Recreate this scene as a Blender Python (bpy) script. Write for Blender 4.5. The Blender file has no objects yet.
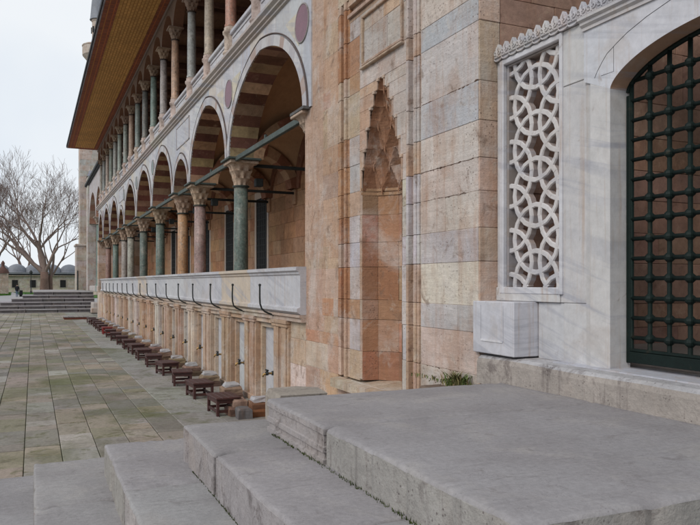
import bpy, math, random
from mathutils import Vector, noise
R = math.radians
random.seed(11)
G = 1.87                      # the eye is this far above the yard; heights below are given relative to the eye
scene = bpy.context.scene

# ------------------------------------------------------------------ camera
cam_d = bpy.data.cameras.new('camera'); cam = bpy.data.objects.new('camera', cam_d)
scene.collection.objects.link(cam); scene.camera = cam
cam.location = (0, 0, G); cam.rotation_euler = (R(90), 0, R(-24.0))
cam_d.sensor_width = 36; cam_d.lens = 36.62; cam_d.shift_y = 0.0293
cam_d.clip_start = 0.05; cam_d.clip_end = 3000
# ------------------------------------------------------------------ world, sun, exposure
w = bpy.data.worlds.new('World'); scene.world = w; w.use_nodes = True
nt = w.node_tree; bg = nt.nodes['Background']
sky = nt.nodes.new('ShaderNodeTexSky'); sky.sky_type = 'NISHITA'; sky.sun_disc = False
sky.sun_elevation = R(38); sky.sun_rotation = R(-115)
geo = nt.nodes.new('ShaderNodeTexCoord')
cl = nt.nodes.new('ShaderNodeTexNoise'); cl.inputs['Scale'].default_value = 1.6; cl.inputs['Detail'].default_value = 5
nt.links.new(geo.outputs['Generated'], cl.inputs['Vector'])
ramp = nt.nodes.new('ShaderNodeValToRGB')
ramp.color_ramp.elements[0].position = .35; ramp.color_ramp.elements[0].color = (6.1, 7.0, 8.1, 1)
ramp.color_ramp.elements[1].position = .62; ramp.color_ramp.elements[1].color = (8.5, 8.8, 9.1, 1)
nt.links.new(cl.outputs['Fac'], ramp.inputs['Fac'])
mx = nt.nodes.new('ShaderNodeMix'); mx.data_type = 'RGBA'; mx.inputs[0].default_value = .93
nt.links.new(sky.outputs[0], mx.inputs[6]); nt.links.new(ramp.outputs[0], mx.inputs[7])
nt.links.new(mx.outputs[2], bg.inputs['Color']); bg.inputs['Strength'].default_value = 0.1
sd = bpy.data.lights.new('sun', 'SUN'); sun = bpy.data.objects.new('sun', sd); scene.collection.objects.link(sun)
sd.energy = 1.5; sd.angle = R(28); sd.color = (1, .96, .9)
sun.rotation_euler = Vector((math.sin(R(-115))*math.cos(R(38)), math.cos(R(-115))*math.cos(R(38)), math.sin(R(38)))).to_track_quat('Z', 'Y').to_euler()
vs = scene.view_settings; vs.view_transform = 'Standard'; vs.look = 'None'; vs.gamma = 1; vs.exposure = 0.12; vs.use_curve_mapping = False
scene.render.engine = 'CYCLES'; scene.cycles.use_denoising = True; scene.cycles.max_bounces = 6

# ------------------------------------------------------------------ materials
M = {}
def mat(name, rough=.85, col=None, attr=True, n1=(2.0, .35), n2=(14, .25), spots=None, streak=None, bump=(.25, 60, .004),
        blotch=None, metallic=0, vein=None, spec=.3, grid=None, bed=False):
    """base colour = (per-block colour or col) x noises, with optional blotches of another colour, rain streaks and veins"""
    m = bpy.data.materials.new(name); m.use_nodes = True; n = m.node_tree; L = n.links
    b = n.nodes['Principled BSDF']; b.inputs['Roughness'].default_value = rough; b.inputs['Metallic'].default_value = metallic
    b.inputs['Specular IOR Level'].default_value = spec
    tc = n.nodes.new('ShaderNodeTexCoord'); V = tc.outputs['Object']
    if attr:
        a = n.nodes.new('ShaderNodeVertexColor'); a.layer_name = 'Col'; cur = a.outputs['Color']
        if col:
            mm = n.nodes.new('ShaderNodeMix'); mm.data_type = 'RGBA'; mm.blend_type = 'MULTIPLY'; mm.inputs[0].default_value = 1
            L.new(cur, mm.inputs[6]); mm.inputs[7].default_value = (*col, 1); cur = mm.outputs[2]
    else:
        rgb = n.nodes.new('ShaderNodeRGB'); rgb.outputs[0].default_value = (*col, 1); cur = rgb.outputs[0]
    def noise_(scale, detail=4, rough_=.6, vec=V, dist=0):
        t = n.nodes.new('ShaderNodeTexNoise'); t.inputs['Scale'].default_value = scale; t.inputs['Detail'].default_value = detail
        t.inputs['Roughness'].default_value = rough_; t.inputs['Distortion'].default_value = dist; L.new(vec, t.inputs['Vector']); return t.outputs['Fac']
    def mapr(f, a0, a1, b0, b1):
        t = n.nodes.new('ShaderNodeMapRange'); L.new(f, t.inputs[0])
        for i, v in enumerate((a0, a1, b0, b1)): t.inputs[i+1].default_value = v
        return t.outputs[0]
    def mult(c, f):
        t = n.nodes.new('ShaderNodeVectorMath'); t.operation = 'SCALE'; L.new(c, t.inputs[0]); L.new(f, t.inputs['Scale']); return t.outputs[0]
    def blend(c, colr, f):
        t = n.nodes.new('ShaderNodeMix'); t.data_type = 'RGBA'; L.new(f, t.inputs[0]); L.new(c, t.inputs[6]); t.inputs[7].default_value = (*colr, 1); return t.outputs[2]
    def scaled(s):
        t = n.nodes.new('ShaderNodeMapping'); t.inputs['Scale'].default_value = s; L.new(V, t.inputs['Vector']); return t.outputs[0]
    if blotch:
        for (bc, sc, lo, hi, amt) in blotch:
            cur = blend(cur, bc, mapr(noise_(sc, 5, .65, dist=.6), lo, hi, 0, amt))
    if vein:
        vc, sc, amt, dirv = vein
        mp = n.nodes.new('ShaderNodeMapping'); mp.inputs['Rotation'].default_value = (R(-17), R(4), 0); L.new(V, mp.inputs['Vector'])
        m2 = n.nodes.new('ShaderNodeMapping'); m2.inputs['Scale'].default_value = (.5, .5, sc); L.new(mp.outputs[0], m2.inputs['Vector'])
        t = n.nodes.new('ShaderNodeMath'); t.operation = 'MULTIPLY'
        L.new(mapr(noise_(1, 5, .62, m2.outputs[0], .35), .50, .60, 0, 1), t.inputs[0]); L.new(mapr(noise_(1.3, 3), .36, .60, .15, amt), t.inputs[1])
        cur = blend(cur, vc, t.outputs[0])
    if streak:
        sc_, lo, hi, amt, colr = streak
        cur = blend(cur, colr, mapr(noise_(1, 6, .7, scaled(sc_)), lo, hi, 0, amt))
    if bed: cur = mult(cur, mapr(noise_(1, 6, .75, scaled((2, 2, 15))), .25, .75, .88, 1.12))
    cur = mult(cur, mapr(noise_(n1[0], 5, .65), .25, .75, 1-n1[1], 1+n1[1]))
    cur = mult(cur, mapr(noise_(n2[0], 6, .75), .25, .75, 1-n2[1], 1+n2[1]))
    if spots:
        sc_, thr, colr, amt = spots
        v = n.nodes.new('ShaderNodeTexVoronoi'); v.inputs['Scale'].default_value = sc_; L.new(V, v.inputs['Vector'])
        t = n.nodes.new('ShaderNodeMath'); t.operation = 'MULTIPLY'
        L.new(mapr(v.outputs['Distance'], thr*.5, thr, amt, 0), t.inputs[0]); L.new(mapr(noise_(sc_*.12, 3), .5, .6, 0, 1), t.inputs[1])
        cur = blend(cur, colr, t.outputs[0])
    if grid:
        gs, gw, gh, gc, off = grid
        bt = n.nodes.new('ShaderNodeTexBrick'); bt.inputs['Scale'].default_value = gs; bt.inputs['Brick Width'].default_value = gw; bt.inputs['Row Height'].default_value = gh
        bt.inputs['Mortar Size'].default_value = .012; bt.offset = off
        bt.inputs['Color1'].default_value = (1, 1, 1, 1); bt.inputs['Color2'].default_value = (.8, .8, .8, 1); bt.inputs['Mortar'].default_value = (*gc, 1)
        rt = n.nodes.new('ShaderNodeMapping'); rt.inputs['Rotation'].default_value = (0, 0, R(90)); L.new(V, rt.inputs['Vector']); L.new(rt.outputs[0], bt.inputs['Vector'])
        mm = n.nodes.new('ShaderNodeMix'); mm.data_type = 'RGBA'; mm.blend_type = 'MULTIPLY'; mm.inputs[0].default_value = 1
        L.new(cur, mm.inputs[6]); L.new(bt.outputs['Color'], mm.inputs[7]); cur = mm.outputs[2]
    L.new(cur, b.inputs['Base Color'])
    if bump:
        bs, bsc, bd = bump
        bp = n.nodes.new('ShaderNodeBump'); bp.inputs['Strength'].default_value = bs*3; bp.inputs['Distance'].default_value = bd
        ad = n.nodes.new('ShaderNodeMath'); ad.operation = 'MULTIPLY_ADD'
        L.new(noise_(bsc, 5, .7), ad.inputs[0]); ad.inputs[1].default_value = .5; L.new(noise_(bsc*.12, 5, .7), ad.inputs[2])
        hh = ad.outputs[0]
        if bed:
            a2 = n.nodes.new('ShaderNodeMath'); a2.operation = 'MULTIPLY_ADD'; L.new(noise_(1, 6, .7, scaled((1.6, 1.6, 14))), a2.inputs[0]); a2.inputs[1].default_value = .7; L.new(hh, a2.inputs[2]); hh = a2.outputs[0]
        L.new(hh, bp.inputs['Height']); L.new(bp.outputs[0], b.inputs['Normal'])
    M[name] = m; return m

mat('limestone', .92, n1=(1.7, .17), n2=(19, .15), spots=(30, .26, (.10, .06, .045), .7),
    streak=((7, 7, .8), .50, .70, .45, (.31, .145, .07)), blotch=[((.36, .21, .13), 1.9, .50, .66, .42), ((.54, .50, .47), 1.6, .50, .66, .5), ((.19, .12, .085), 5, .58, .68, .6), ((.50, .44, .38), 7, .57, .68, .45)],
    bump=(.42, 48, .010), bed=True)
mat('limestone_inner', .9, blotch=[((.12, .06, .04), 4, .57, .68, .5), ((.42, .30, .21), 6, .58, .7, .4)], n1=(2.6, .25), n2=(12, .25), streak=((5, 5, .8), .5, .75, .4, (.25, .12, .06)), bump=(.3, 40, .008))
mat('marble', .55, n1=(3.5, .08), n2=(14, .10), vein=((.335, .335, .375), 9, .7, 'Z'), streak=((16, 16, .6), .54, .70, .55, (.38, .26, .18)),
    blotch=[((.42, .37, .34), 2.0, .52, .66, .5), ((.25, .19, .15), 9, .64, .74, .6)], bump=(.15, 40, .004), spec=.4)
mat('slab', .75, n1=(1.2, .12), n2=(34, .2), spots=(60, .25, (.12, .10, .11), .5), blotch=[((.22, .20, .20), 1.1, .46, .62, .5), ((.35, .32, .295), 2.4, .53, .68, .4), ((.15, .13, .125), 7, .60, .69, .45)],
    streak=((2.2, 26, 3), .57, .68, .4, (.17, .155, .155)), bump=(.28, 70, .006))
mat('step_side', .85, n1=(2.2, .2), n2=(24, .18), spots=(45, .3, (.07, .05, .05), .7), blotch=[((.10, .08, .075), 4.5, .56, .66, .65), ((.36, .30, .26), 1.7, .5, .7, .4)],
    streak=((11, 11, 1.1), .56, .68, .55, (.11, .085, .08)), bump=(.5, 45, .01))
mat('paving', .82, n1=(.5, .18), n2=(22, .32), blotch=[((.10, .105, .036), .55, .51, .63, .7), ((.10, .10, .035), 4.5, .55, .64, .6), ((.12, .095, .075), 2.2, .52, .7, .5), ((.33, .31, .29), 5, .62, .74, .4)],
    bump=(.35, 50, .006))
mat('joint_moss', .95, col=(.085, .09, .04), attr=False, n1=(3, .4), n2=(20, .4))
mat('mortar', .95, col=(.17, .115, .08), attr=False, n1=(3, .3), n2=(20, .3))
mat('plaster', .9, n1=(.9, .18), n2=(12, .12), streak=((4, 4, .9), .5, .8, .3, (.22, .12, .06)), bump=(.12, 30, .004))
mat('column_stone', .5, n1=(3, .3), n2=(24, .4), blotch=[((.30, .29, .26), 16, .54, .68, .6), ((.03, .035, .03), 11, .54, .68, .6), ((.22, .17, .13), 3, .5, .7, .5)], streak=((14, 14, 2), .52, .75, .4, (.16, .11, .08)), bump=(.12, 40, .003), spec=.45)
mat('capital_stone', .85, n1=(4, .25), n2=(22, .25), blotch=[((.12, .075, .05), 6, .5, .68, .7)], bump=(.4, 50, .006))
mat('iron', .7, col=(.018, .021, .02), attr=False, n1=(5, .3), n2=(30, .4), bump=(.2, 80, .002), spec=.4)
mat('green_iron', .6, col=(.003, .010, .008), attr=False, n1=(4, .3), n2=(40, .4), blotch=[((.05, .035, .02), 8, .6, .72, .5)], bump=(.3, 60, .003), spec=.25)
mat('tie_green', .7, col=(.07, .088, .08), attr=False, n1=(3, .3), n2=(30, .3), blotch=[((.11, .07, .05), 5, .55, .7, .5)], bump=(.2, 60, .002))
mat('brass', .4, col=(.36, .22, .08), attr=False, metallic=.8, n1=(9, .3), n2=(40, .3))
mat('wood_stool', .5, n1=(6, .3), n2=(40, .3), streak=((4, 60, 60), .5, .7, .5, (.03, .012, .012)), bump=(.2, 60, .002), spec=.45)
mat('soffit_ochre', .75, col=(.72, .40, .12), attr=False, n1=(.5, .2), n2=(9, .2), grid=(1, .22, .085, (.55, .42, .36), .5), bump=None)
mat('soffit_red', .75, col=(.30, .095, .05), attr=False, n1=(.5, .2), n2=(9, .2), grid=(1, .28, .14, (1.7, 1.5, .9), .5), bump=None)
mat('dark_wood', .8, n1=(2, .3), n2=(20, .3), streak=((30, 3, 30), .5, .7, .5, (.05, .025, .015)))
mat('lead', .6, col=(.21, .22, .245), attr=False, n1=(.6, .2), n2=(6, .2), streak=((3, 3, 1), .5, .75, .4, (.22, .2, .19)), bump=(.2, 12, .02))
mat('porphyry', .4, n1=(4, .2), n2=(60, .35), spec=.5, bump=None)
mat('dark_glass', .7, col=(.006, .005, .005), attr=False, n1=(1, .1), n2=(5, .1), bump=None, spec=.5)
mat('bark', .9, n1=(1.5, .25), n2=(8, .3), bump=(.4, 6, .05))
mat('grass', .95, col=(.045, .115, .012), attr=False, n1=(.3, .3), n2=(4, .35), bump=(.6, 9, .1))
mat('weed', .8, n1=(8, .3), n2=(40, .3), bump=None)
mat('cloth', .9, n1=(9, .2), n2=(60, .3), bump=None)
mat('path', .85, col=(.30, .285, .28), attr=False, n1=(.25, .15), n2=(3, .2), bump=(.2, 5, .03))
mat('ground', .95, col=(.19, .18, .16), attr=False, n1=(.1, .25), n2=(1, .25), bump=None)
mat('skin', .6, n1=(9, .1), n2=(30, .1), bump=None)

# ------------------------------------------------------------------ mesh helpers
def vary(c, a=.08, h=.03):
    k = 1+random.uniform(-a, a)
    return tuple(max(.004, x*k*(1+random.uniform(-h, h))) for x in c)
class MB:
    def __init__(s): s.v = []; s.f = []; s.c = []; s.s = []
    def face(s, pts, col=(1, 1, 1), smooth=False):
        i = len(s.v); s.v += [tuple(p) for p in pts]; s.f.append(tuple(range(i, i+len(pts)))); s.c.append(col); s.s.append(smooth)
    def mesh(s, vs_, fs, col=(1, 1, 1), smooth=False):
        i = len(s.v); s.v += [tuple(p) for p in vs_]
        for k, f in enumerate(fs): s.f.append(tuple(i+j for j in f)); s.c.append(col[k] if isinstance(col, list) else col); s.s.append(smooth)
    def box(s, x0, x1, y0, y1, z0, z1, col=(1, 1, 1), b=0.0):
        if x0 > x1: x0, x1 = x1, x0
        if y0 > y1: y0, y1 = y1, y0
        if z0 > z1: z0, z1 = z1, z0
        if b <= 0:
            p = [(x, y, z) for x in (x0, x1) for y in (y0, y1) for z in (z0, z1)]
            s.mesh(p, [(0, 1, 3, 2), (4, 6, 7, 5), (0, 4, 5, 1), (2, 3, 7, 6), (0, 2, 6, 4), (1, 5, 7, 3)], col); return
        b = min(b, (x1-x0)*.45, (y1-y0)*.45, (z1-z0)*.45)
        V = []; idx = {}
        for ix, x in enumerate((x0, x1)):
            for iy, y in enumerate((y0, y1)):
                for iz, z in enumerate((z0, z1)):
                    sx, sy, sz = (1-2*ix), (1-2*iy), (1-2*iz)
                    for a, q in enumerate(((x, y+sy*b, z+sz*b), (x+sx*b, y, z+sz*b), (x+sx*b, y+sy*b, z))):
                        idx[(ix, iy, iz, a)] = len(V); V.append(q)
        F = []
        for a in range(3):
            o = [k for k in range(3) if k != a]
            for side in (0, 1):
                loop = []
                for (p, q) in ((0, 0), (1, 0), (1, 1), (0, 1)):
                    key = [0, 0, 0]; key[a] = side; key[o[0]] = p; key[o[1]] = q; loop.append(idx[(*key, a)])
                F.append(loop)
        for a in range(3):                      # edges along axis a join the faces of the two other axes
            o = [k for k in range(3) if k != a]
            for p in (0, 1):
                for q in (0, 1):
                    k0 = [0, 0, 0]; k0[o[0]] = p; k0[o[1]] = q; k1 = list(k0); k1[a] = 1
                    F.append([idx[(*k0, o[0])], idx[(*k1, o[0])], idx[(*k1, o[1])], idx[(*k0, o[1])]])
        for ix in (0, 1):
            for iy in (0, 1):
                for iz in (0, 1): F.append([idx[(ix, iy, iz, 0)], idx[(ix, iy, iz, 1)], idx[(ix, iy, iz, 2)]])
        s.mesh(V, F, col)
    def tube(s, pts, rads, n=8, col=(1, 1, 1), caps=True, smooth=True):
        pts = [Vector(p) for p in pts]; i0 = len(s.v); up = None
        for k, p in enumerate(pts):
            d = (pts[min(k+1, len(pts)-1)]-pts[max(k-1, 0)]).normalized()
            if up is None: up = Vector((0, 0, 1)) if abs(d.z) < .9 else Vector((1, 0, 0))
            a = d.cross(up)
            if a.length < 1e-4: a = d.orthogonal()
            a.normalize(); bb = d.cross(a); up = -bb if False else a.cross(d)
            r = rads[k] if isinstance(rads, (list, tuple)) else rads
            for j in range(n):
                t = 2*math.pi*j/n; s.v.append(tuple(p+a*r*math.cos(t)+bb*r*math.sin(t)))
        for k in range(len(pts)-1):
            for j in range(n):
                s.f.append((i0+k*n+j, i0+k*n+(j+1) % n, i0+(k+1)*n+(j+1) % n, i0+(k+1)*n+j)); s.c.append(col); s.s.append(smooth)
        if caps:
            for k in (0, len(pts)-1):
                s.f.append(tuple(i0+k*n+j for j in range(n))); s.c.append(col); s.s.append(False)
    def lathe(s, x, y, prof, n=20, col=(1, 1, 1), mod=None, smooth=True, cap=True):
        """prof: list of (radius, z) or (radius, z, colour)"""
        i0 = len(s.v)
        for (r, z, *_) in prof:
            for j in range(n):
                t = 2*math.pi*j/n; rr = r*(mod(t, z) if mod else 1); s.v.append((x+rr*math.cos(t), y+rr*math.sin(t), z))
        for k in range(len(prof)-1):
            c = prof[k][2] if len(prof[k]) > 2 else col
            for j in range(n):
                s.f.append((i0+k*n+j, i0+k*n+(j+1) % n, i0+(k+1)*n+(j+1) % n, i0+(k+1)*n+j)); s.c.append(c); s.s.append(smooth)
        if cap:
            for k in (0, len(prof)-1): s.f.append(tuple(i0+k*n+j for j in range(n))); s.c.append(col); s.s.append(False)
    def prof_y(s, prof, y0, y1, col=(1, 1, 1), cap=True):
        """open or closed (x,z) profile extruded along Y"""
        for k in range(len(prof)-1):
            (xa, za), (xb, zb) = prof[k], prof[k+1]
            s.face([(xa, y0, za), (xa, y1, za), (xb, y1, zb), (xb, y0, zb)], col)
        if cap:
            s.face([(x, y0, z) for x, z in prof], col); s.face([(x, y1, z) for x, z in prof], col)
    def build(s, name, m, parent=None, off=G, smooth=None, **tags):
        me = bpy.data.meshes.new(name)
        me.from_pydata([(x, y, z+off) for x, y, z in s.v], [], s.f)
        at = me.color_attributes.new('Col', 'FLOAT_COLOR', 'CORNER')
        buf = []
        for f, c in zip(s.f, s.c): buf += [c[0], c[1], c[2], 1.0]*len(f)
        at.data.foreach_set('color', buf)
        me.polygons.foreach_set('use_smooth', s.s if smooth is None else [smooth]*len(s.f))
        me.materials.append(M[m]); me.update()
        o = bpy.data.objects.new(name, me); scene.collection.objects.link(o)
        if parent:
            o.parent = parent
            base = Vector(parent.location) if parent.parent is None else Vector((0, 0, 0))
            if parent.type == 'EMPTY' and parent.get('_world'): o.location = -base
        for k, v in tags.items(): o[k] = v
        return o
def thing(name, label, cat, loc=(0, 0, 0), group=None, world=True, rz=0):
    o = bpy.data.objects.new(name, None); scene.collection.objects.link(o); o.location = loc; o.rotation_euler = (0, 0, rz)
    o.empty_display_size = .2; o['label'] = label; o['category'] = cat
    if group: o['group'] = group
    if world: o['_world'] = 1
    return o
def tag(o, label, cat, group=None):
    o['label'] = label; o['category'] = cat
    if group: o['group'] = group
    return o
def struct(o): o['kind'] = 'structure'; return o

CREAM = (.54, .465, .395); LILAC = (.47, .435, .43); BLUE = (.425, .42, .445); ORANGE = (.43, .245, .145); PINK = (.45, .315, .235); TAN = (.46, .34, .255); RUST = (.36, .18, .10)
MARB = (.52, .505, .50)

def wallx(mb, X, y0, y1, z0, z1, courses, pal, inner=.3, bw=(.45, .95), jit=.004, skip=None, facing=-1, gap=.001, bev=.003):
    """ashlar on a plane of constant x, faces towards -x; courses = z joints"""
    zs = [z for z in courses if z0 < z < z1]; zs = [z0]+zs+[z1]
    for a, b in zip(zs[:-1], zs[1:]):
        y = y0-(random.uniform(0, .3) if y1-y0 > .8 else 0)
        while y < y1-.01:
            l = random.uniform(*bw)*(1.15 if b-a > .3 else .9); e = y+l
            if y1-e < .22: e = y1
            ya, yb = max(y, y0), min(e, y1); y = e
            if yb-ya < .02: continue
            if skip and skip(ya, yb, a, b): continue
            j = random.uniform(-jit, jit)
            mb.box(X+j, X+inner, ya+gap, yb-gap, a+gap, b-gap, vary(random.choice(pal), .1, .05), bev)
def wally(mb, Y, x0, x1, z0, z1, courses, pal, depth=.3, bw=(.4, .9), jit=.004, gap=.0016, bev=.004):
    """ashlar on a plane of constant y, facing -y"""
    zs = [z for z in courses if z0 < z < z1]; zs = [z0]+zs+[z1]
    for a, b in zip(zs[:-1], zs[1:]):
        x = x0-(random.uniform(0, .3) if x1-x0 > .8 else 0)
        while x < x1-.01:
            l = random.uniform(*bw); e = x+l
            if x1-e < .22: e = x1
            xa, xb = max(x, x0), min(e, x1); x = e
            if xb-xa < .02: continue
            j = random.uniform(-jit, jit)
            mb.box(xa+gap, xb-gap, Y+j, Y+depth, a+gap, b-gap, vary(random.choice(pal), .1, .05), bev)

# ================================================================== ground
mb = MB(); mb.face([(-1500, -1500, -G-.03), (1500, -1500, -G-.03), (1500, 1500, -G-.03), (-1500, 1500, -G-.03)])
struct(mb.build('ground', 'ground'))
mb = MB(); mb.face([(-9, -6, -G-.022), (3.3, -6, -G-.022), (3.3, 48.6, -G-.022), (-9, 48.6, -G-.022)])
struct(mb.build('paving_bed', 'joint_moss'))
mb = MB()
joints = [-.087+.3775*i for i in range(-24, 6)]
PV = [(.28, .24, .20), (.26, .22, .18), (.22, .20, .17), (.32, .29, .26), (.235, .215, .15), (.29, .24, .19), (.20, .18, .155)]
for a, b in zip(joints[:-1], joints[1:]):
    y = -6+random.uniform(-.6, 0); nx = (a+b)/2
    while y < 48.5:
        l = random.choice((.34, .5, .66, .8, .95)); e = min(y+l, 48.5)
        t = noise.noise(Vector((nx*.35, y*.18, 0)))
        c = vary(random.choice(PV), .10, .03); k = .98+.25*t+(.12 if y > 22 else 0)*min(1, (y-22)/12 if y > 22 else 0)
        tl = random.uniform(-.006, .005)
        mb.box(a+.0035, b-.0035, y+.003, e-.003, -G-.05, -G+tl, tuple(x*k for x in c), .006)
        y = e
struct(mb.build('yard_paving', 'paving'))
mb = MB()
for k in range(34):        # broad slabs along the fountain
    y = 2.0+k*1.38
    if y > 48: break
    mb.box(1.80, 2.38, y+.004, min(y+1.372, 48.5), -G-.05, -G+.004+random.uniform(-.002, .002), vary((.28, .265, .24), .12, .03), .008)
    mb.box(2.388, 3.25, y-.5, min(y+.872, 48.5), -G-.05, -G+.002, vary((.25, .23, .205), .12, .03), .008)
struct(mb.build('drain_pavement', 'paving'))
mb = MB(); mb.face([(-34, 48.6, -G-.004), (9, 48.6, -G-.004), (9, 160, -G-.004), (-34, 160, -G-.004)]); mb.face([(-34, 20, -G-.026), (-9.01, 20, -G-.026), (-9.01, 48.6, -G-.026), (-34, 48.6, -G-.026)])
struct(mb.build('path', 'path'))

# ================================================================== near stone steps
def slab_block(x0, x1, y0, y1, ztop, zbot, sidecol, topcol, parent, mould=False, seed=0):
    """a worn step stone: rounded nosing, slightly wavy top"""
    rnd = random.Random(seed)
    nx = max(3, int((x1-x0)/.045)); ny = max(3, int((y1-y0)/.045)); r = .016
    xs = [x0, x0+.006, x0+r]+[x0+r+(x1-x0-2*r)*i/nx for i in range(1, nx)]+[x1-r, x1-.006, x1]
    ys = [y0, y0+.006, y0+r]+[y0+r+(y1-y0-2*r)*i/ny for i in range(1, ny)]+[y1-r, y1-.006, y1]
    def drop(v, a, b):
        d = min(v-a, b-v); return 0 if d >= r else r-math.sqrt(max(0, r*r-(r-d)**2))
    mb = MB(); P = {}
    for i, x in enumerate(xs):
        for j, y in enumerate(ys):
            z = ztop-max(drop(x, x0, x1), drop(y, y0, y1))+.005*noise.noise(Vector((x*2.3, y*2.3, seed)))
            e = .004*noise.noise(Vector((x*5, y*5, seed+9)))
            edx = x-x0 < r*1.2; edy = y1-y < r*1.2 or y-y0 < r*1.2; ch = 0
            if edx or edy:
                q = noise.noise(Vector((x*9+seed, y*9, 4))); ch = max(0, q-.22)*.055
                z -= ch*.8
            P[i, j] = len(mb.v); mb.v.append((x+e+(ch if edx else 0), y+e-((ch if y > (y0+y1)/2 else -ch) if edy else 0), z))
    for i in range(len(xs)-1):
        for j in range(len(ys)-1):
            mb.f.append((P[i, j], P[i+1, j], P[i+1, j+1], P[i, j+1])); mb.c.append(topcol); mb.s.append(True)
    top = mb.build('tread', 'slab', parent)
    sb = MB(); I, J = len(xs)-1, len(ys)-1
    ring = [(i, 0) for i in range(I)]+[(I, j) for j in range(J)]+[(i, J) for i in range(I, 0, -1)]+[(0, j) for j in range(J, 0, -1)]
    lv = [(0, 0), (.012, .0), (.5, 0), (1, 0)] if not mould else [(0, 0), (.12, .0), (.14, .009), (.38, .009), (.40, .0), (.52, 0), (.54, .012), (.66, .012), (.68, 0), (1, 0)]
    base = [mb.v[P[q]] for q in ring]; n = len(ring); cx, cy = (x0+x1)/2, (y0+y1)/2
    for k, (t, ins) in enumerate(lv):
        for (x, y, z) in base:
            dx = ins*(1 if x < x0+.03 else -1 if x > x1-.03 else 0); dy = ins*(1 if y < y0+.03 else -1 if y > y1-.03 else 0)
            jj = .003*noise.noise(Vector((x*5, y*5, t*9+seed))) if 0 < k else 0
            sb.v.append((x+dx+jj, y+dy+jj, z+(zbot-z)*t))
    for k in range(len(lv)-1):
        for j in range(n):
            sb.f.append((k*n+j, k*n+(j+1) % n, (k+1)*n+(j+1) % n, (k+1)*n+j)); sb.c.append(sidecol); sb.s.append(False)
    sb.build('riser', 'step_side', parent)
SIDE = (.335, .31, .295); TOP = (.275, .257, .256)
def step(label, x0, x1, y0, y1, zt, zb, cuts, top=TOP, mould_first=False, sd=0, xcuts=()):
    st = thing('stone_step', label, 'step', (x0, y0, 0), 'broad grey steps climbing to the marble gate')
    ys = [y0]+list(cuts)+[y1]; xc = [x0]+list(xcuts)+[x1]
    for j, (xa, xb) in enumerate(zip(xc[:-1], xc[1:])):
        for i, (a, b) in enumerate(zip(ys[:-1], ys[1:])):
            slab_block(xa+.002, xb-.002, a+.002, b-.002, zt+random.uniform(-.003, .003), zb, vary(SIDE, .1, .03), vary(top, .07, .015), st, mould_first and i == len(ys)-2, sd+i*3+j*17)
    return st
step('broad top landing of grey stone in front of the marble gate', 1.384, 3.23, 1.80, 4.45, -.75, -.955-.05, (3.46,), mould_first=True, sd=5)
step('uppermost of the narrow grey steps, directly below the landing', .923, 3.23, 1.35, 4.83, -.955, -1.18-.05, (2.55, 3.95), sd=31)
step('middle one of the three raised grey steps left of the landing', .478, 3.23, .82, 5.53, -1.19, -1.42-.05, (2.0, 4.25), sd=52)
step('lowest raised grey step whose square corner stands left in the foreground', .004, 3.23, .35, 6.12, -1.418, -1.64-.05, (2.4, 4.9), sd=73)
step('flat grey bottom step nearly level with the yard paving', -.48, 3.23, -.1, 6.67, -1.642, -1.90, (2.0, 4.3), sd=94)
# rough stone beside the landing
mb = MB()
v = [(1.47, 4.47), (1.80, 4.47), (1.84, 4.75), (1.72, 4.86), (1.50, 4.84)]
n = len(v); tops = [(x+.02*(1 if x < 2 else -1), y-.01, -.752+.012*random.random()) for x, y in v]; lows = [(x, y, -.79) for x, y in v]; bots = [(x, y, -1.2) for x, y in v]
mb.mesh(tops+lows+bots, [tuple(range(n))]+[(i, (i+1) % n, n+(i+1) % n, n+i) for i in range(n)]+[(n+i, n+(i+1) % n, 2*n+(i+1) % n, 2*n+i) for i in range(n)], (.30, .26, .22))
tag(mb.build('rough_stone_block', 'step_side'), 'rough pale stone block against the far edge of the top landing', 'stone')
mb = MB()
mb.box(2.75, 3.26, 6.7, 8.75, -1.9, -1.42, (.30, .25, .20), .02); mb.box(2.3, 3.26, 4.47, 6.69, -1.9, -1.22, (.30, .25, .20), .02)
for k in range(46):
    x, y, s = random.uniform(2.5, 3.2), random.uniform(4.5, 6.5), random.uniform(.03, .07)
    mb.box(x, x+s, y, y+s*1.3, -1.23, -1.22+s*.6, vary((.30, .24, .19), .2), s*.3)
tag(mb.build('rubble_footing', 'limestone', None), 'low rubble footing filling the gap between pier and landing', 'footing')

# ================================================================== mosque
mosque = thing('mosque', 'long stone mosque flank with two storeys of arcades under deep painted eaves', 'mosque', (3.4, 22, 0))
XA = 3.24; XC = 3.49; XI = 5.8; ZI = 2.26; TOPZ = 3.94
YE = 41.0
cols = [12.76, 16.27, 18.32, 21.83, 25.34, 28.85, 30.9, 34.41, 37.92]
edges = [8.77]+cols+[40.6]
def archz(s, rise): return rise*(.86*math.sqrt(max(0, 1-abs(s)**2.15))+.14*(1-abs(s)))
bays = []
for i, (a, b) in enumerate(zip(edges[:-1], edges[1:])):
    ya = a+(.14 if i > 0 else .0); yb = b-(.14 if i < len(edges)-2 else 0)
    big = (b-a) > 2.5
    bays.append((ya, yb, 1.36 if big else .72, big))
def arch_pts(ya, yb, rise, n, z0=ZI):
    c, h = (ya+yb)/2, (yb-ya)/2; out = []
    for k in range(n+1):
        th = math.pi*k/n; s = -math.cos(th); out.append((c+h*s, z0+archz(s, rise)))
    return out
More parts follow.
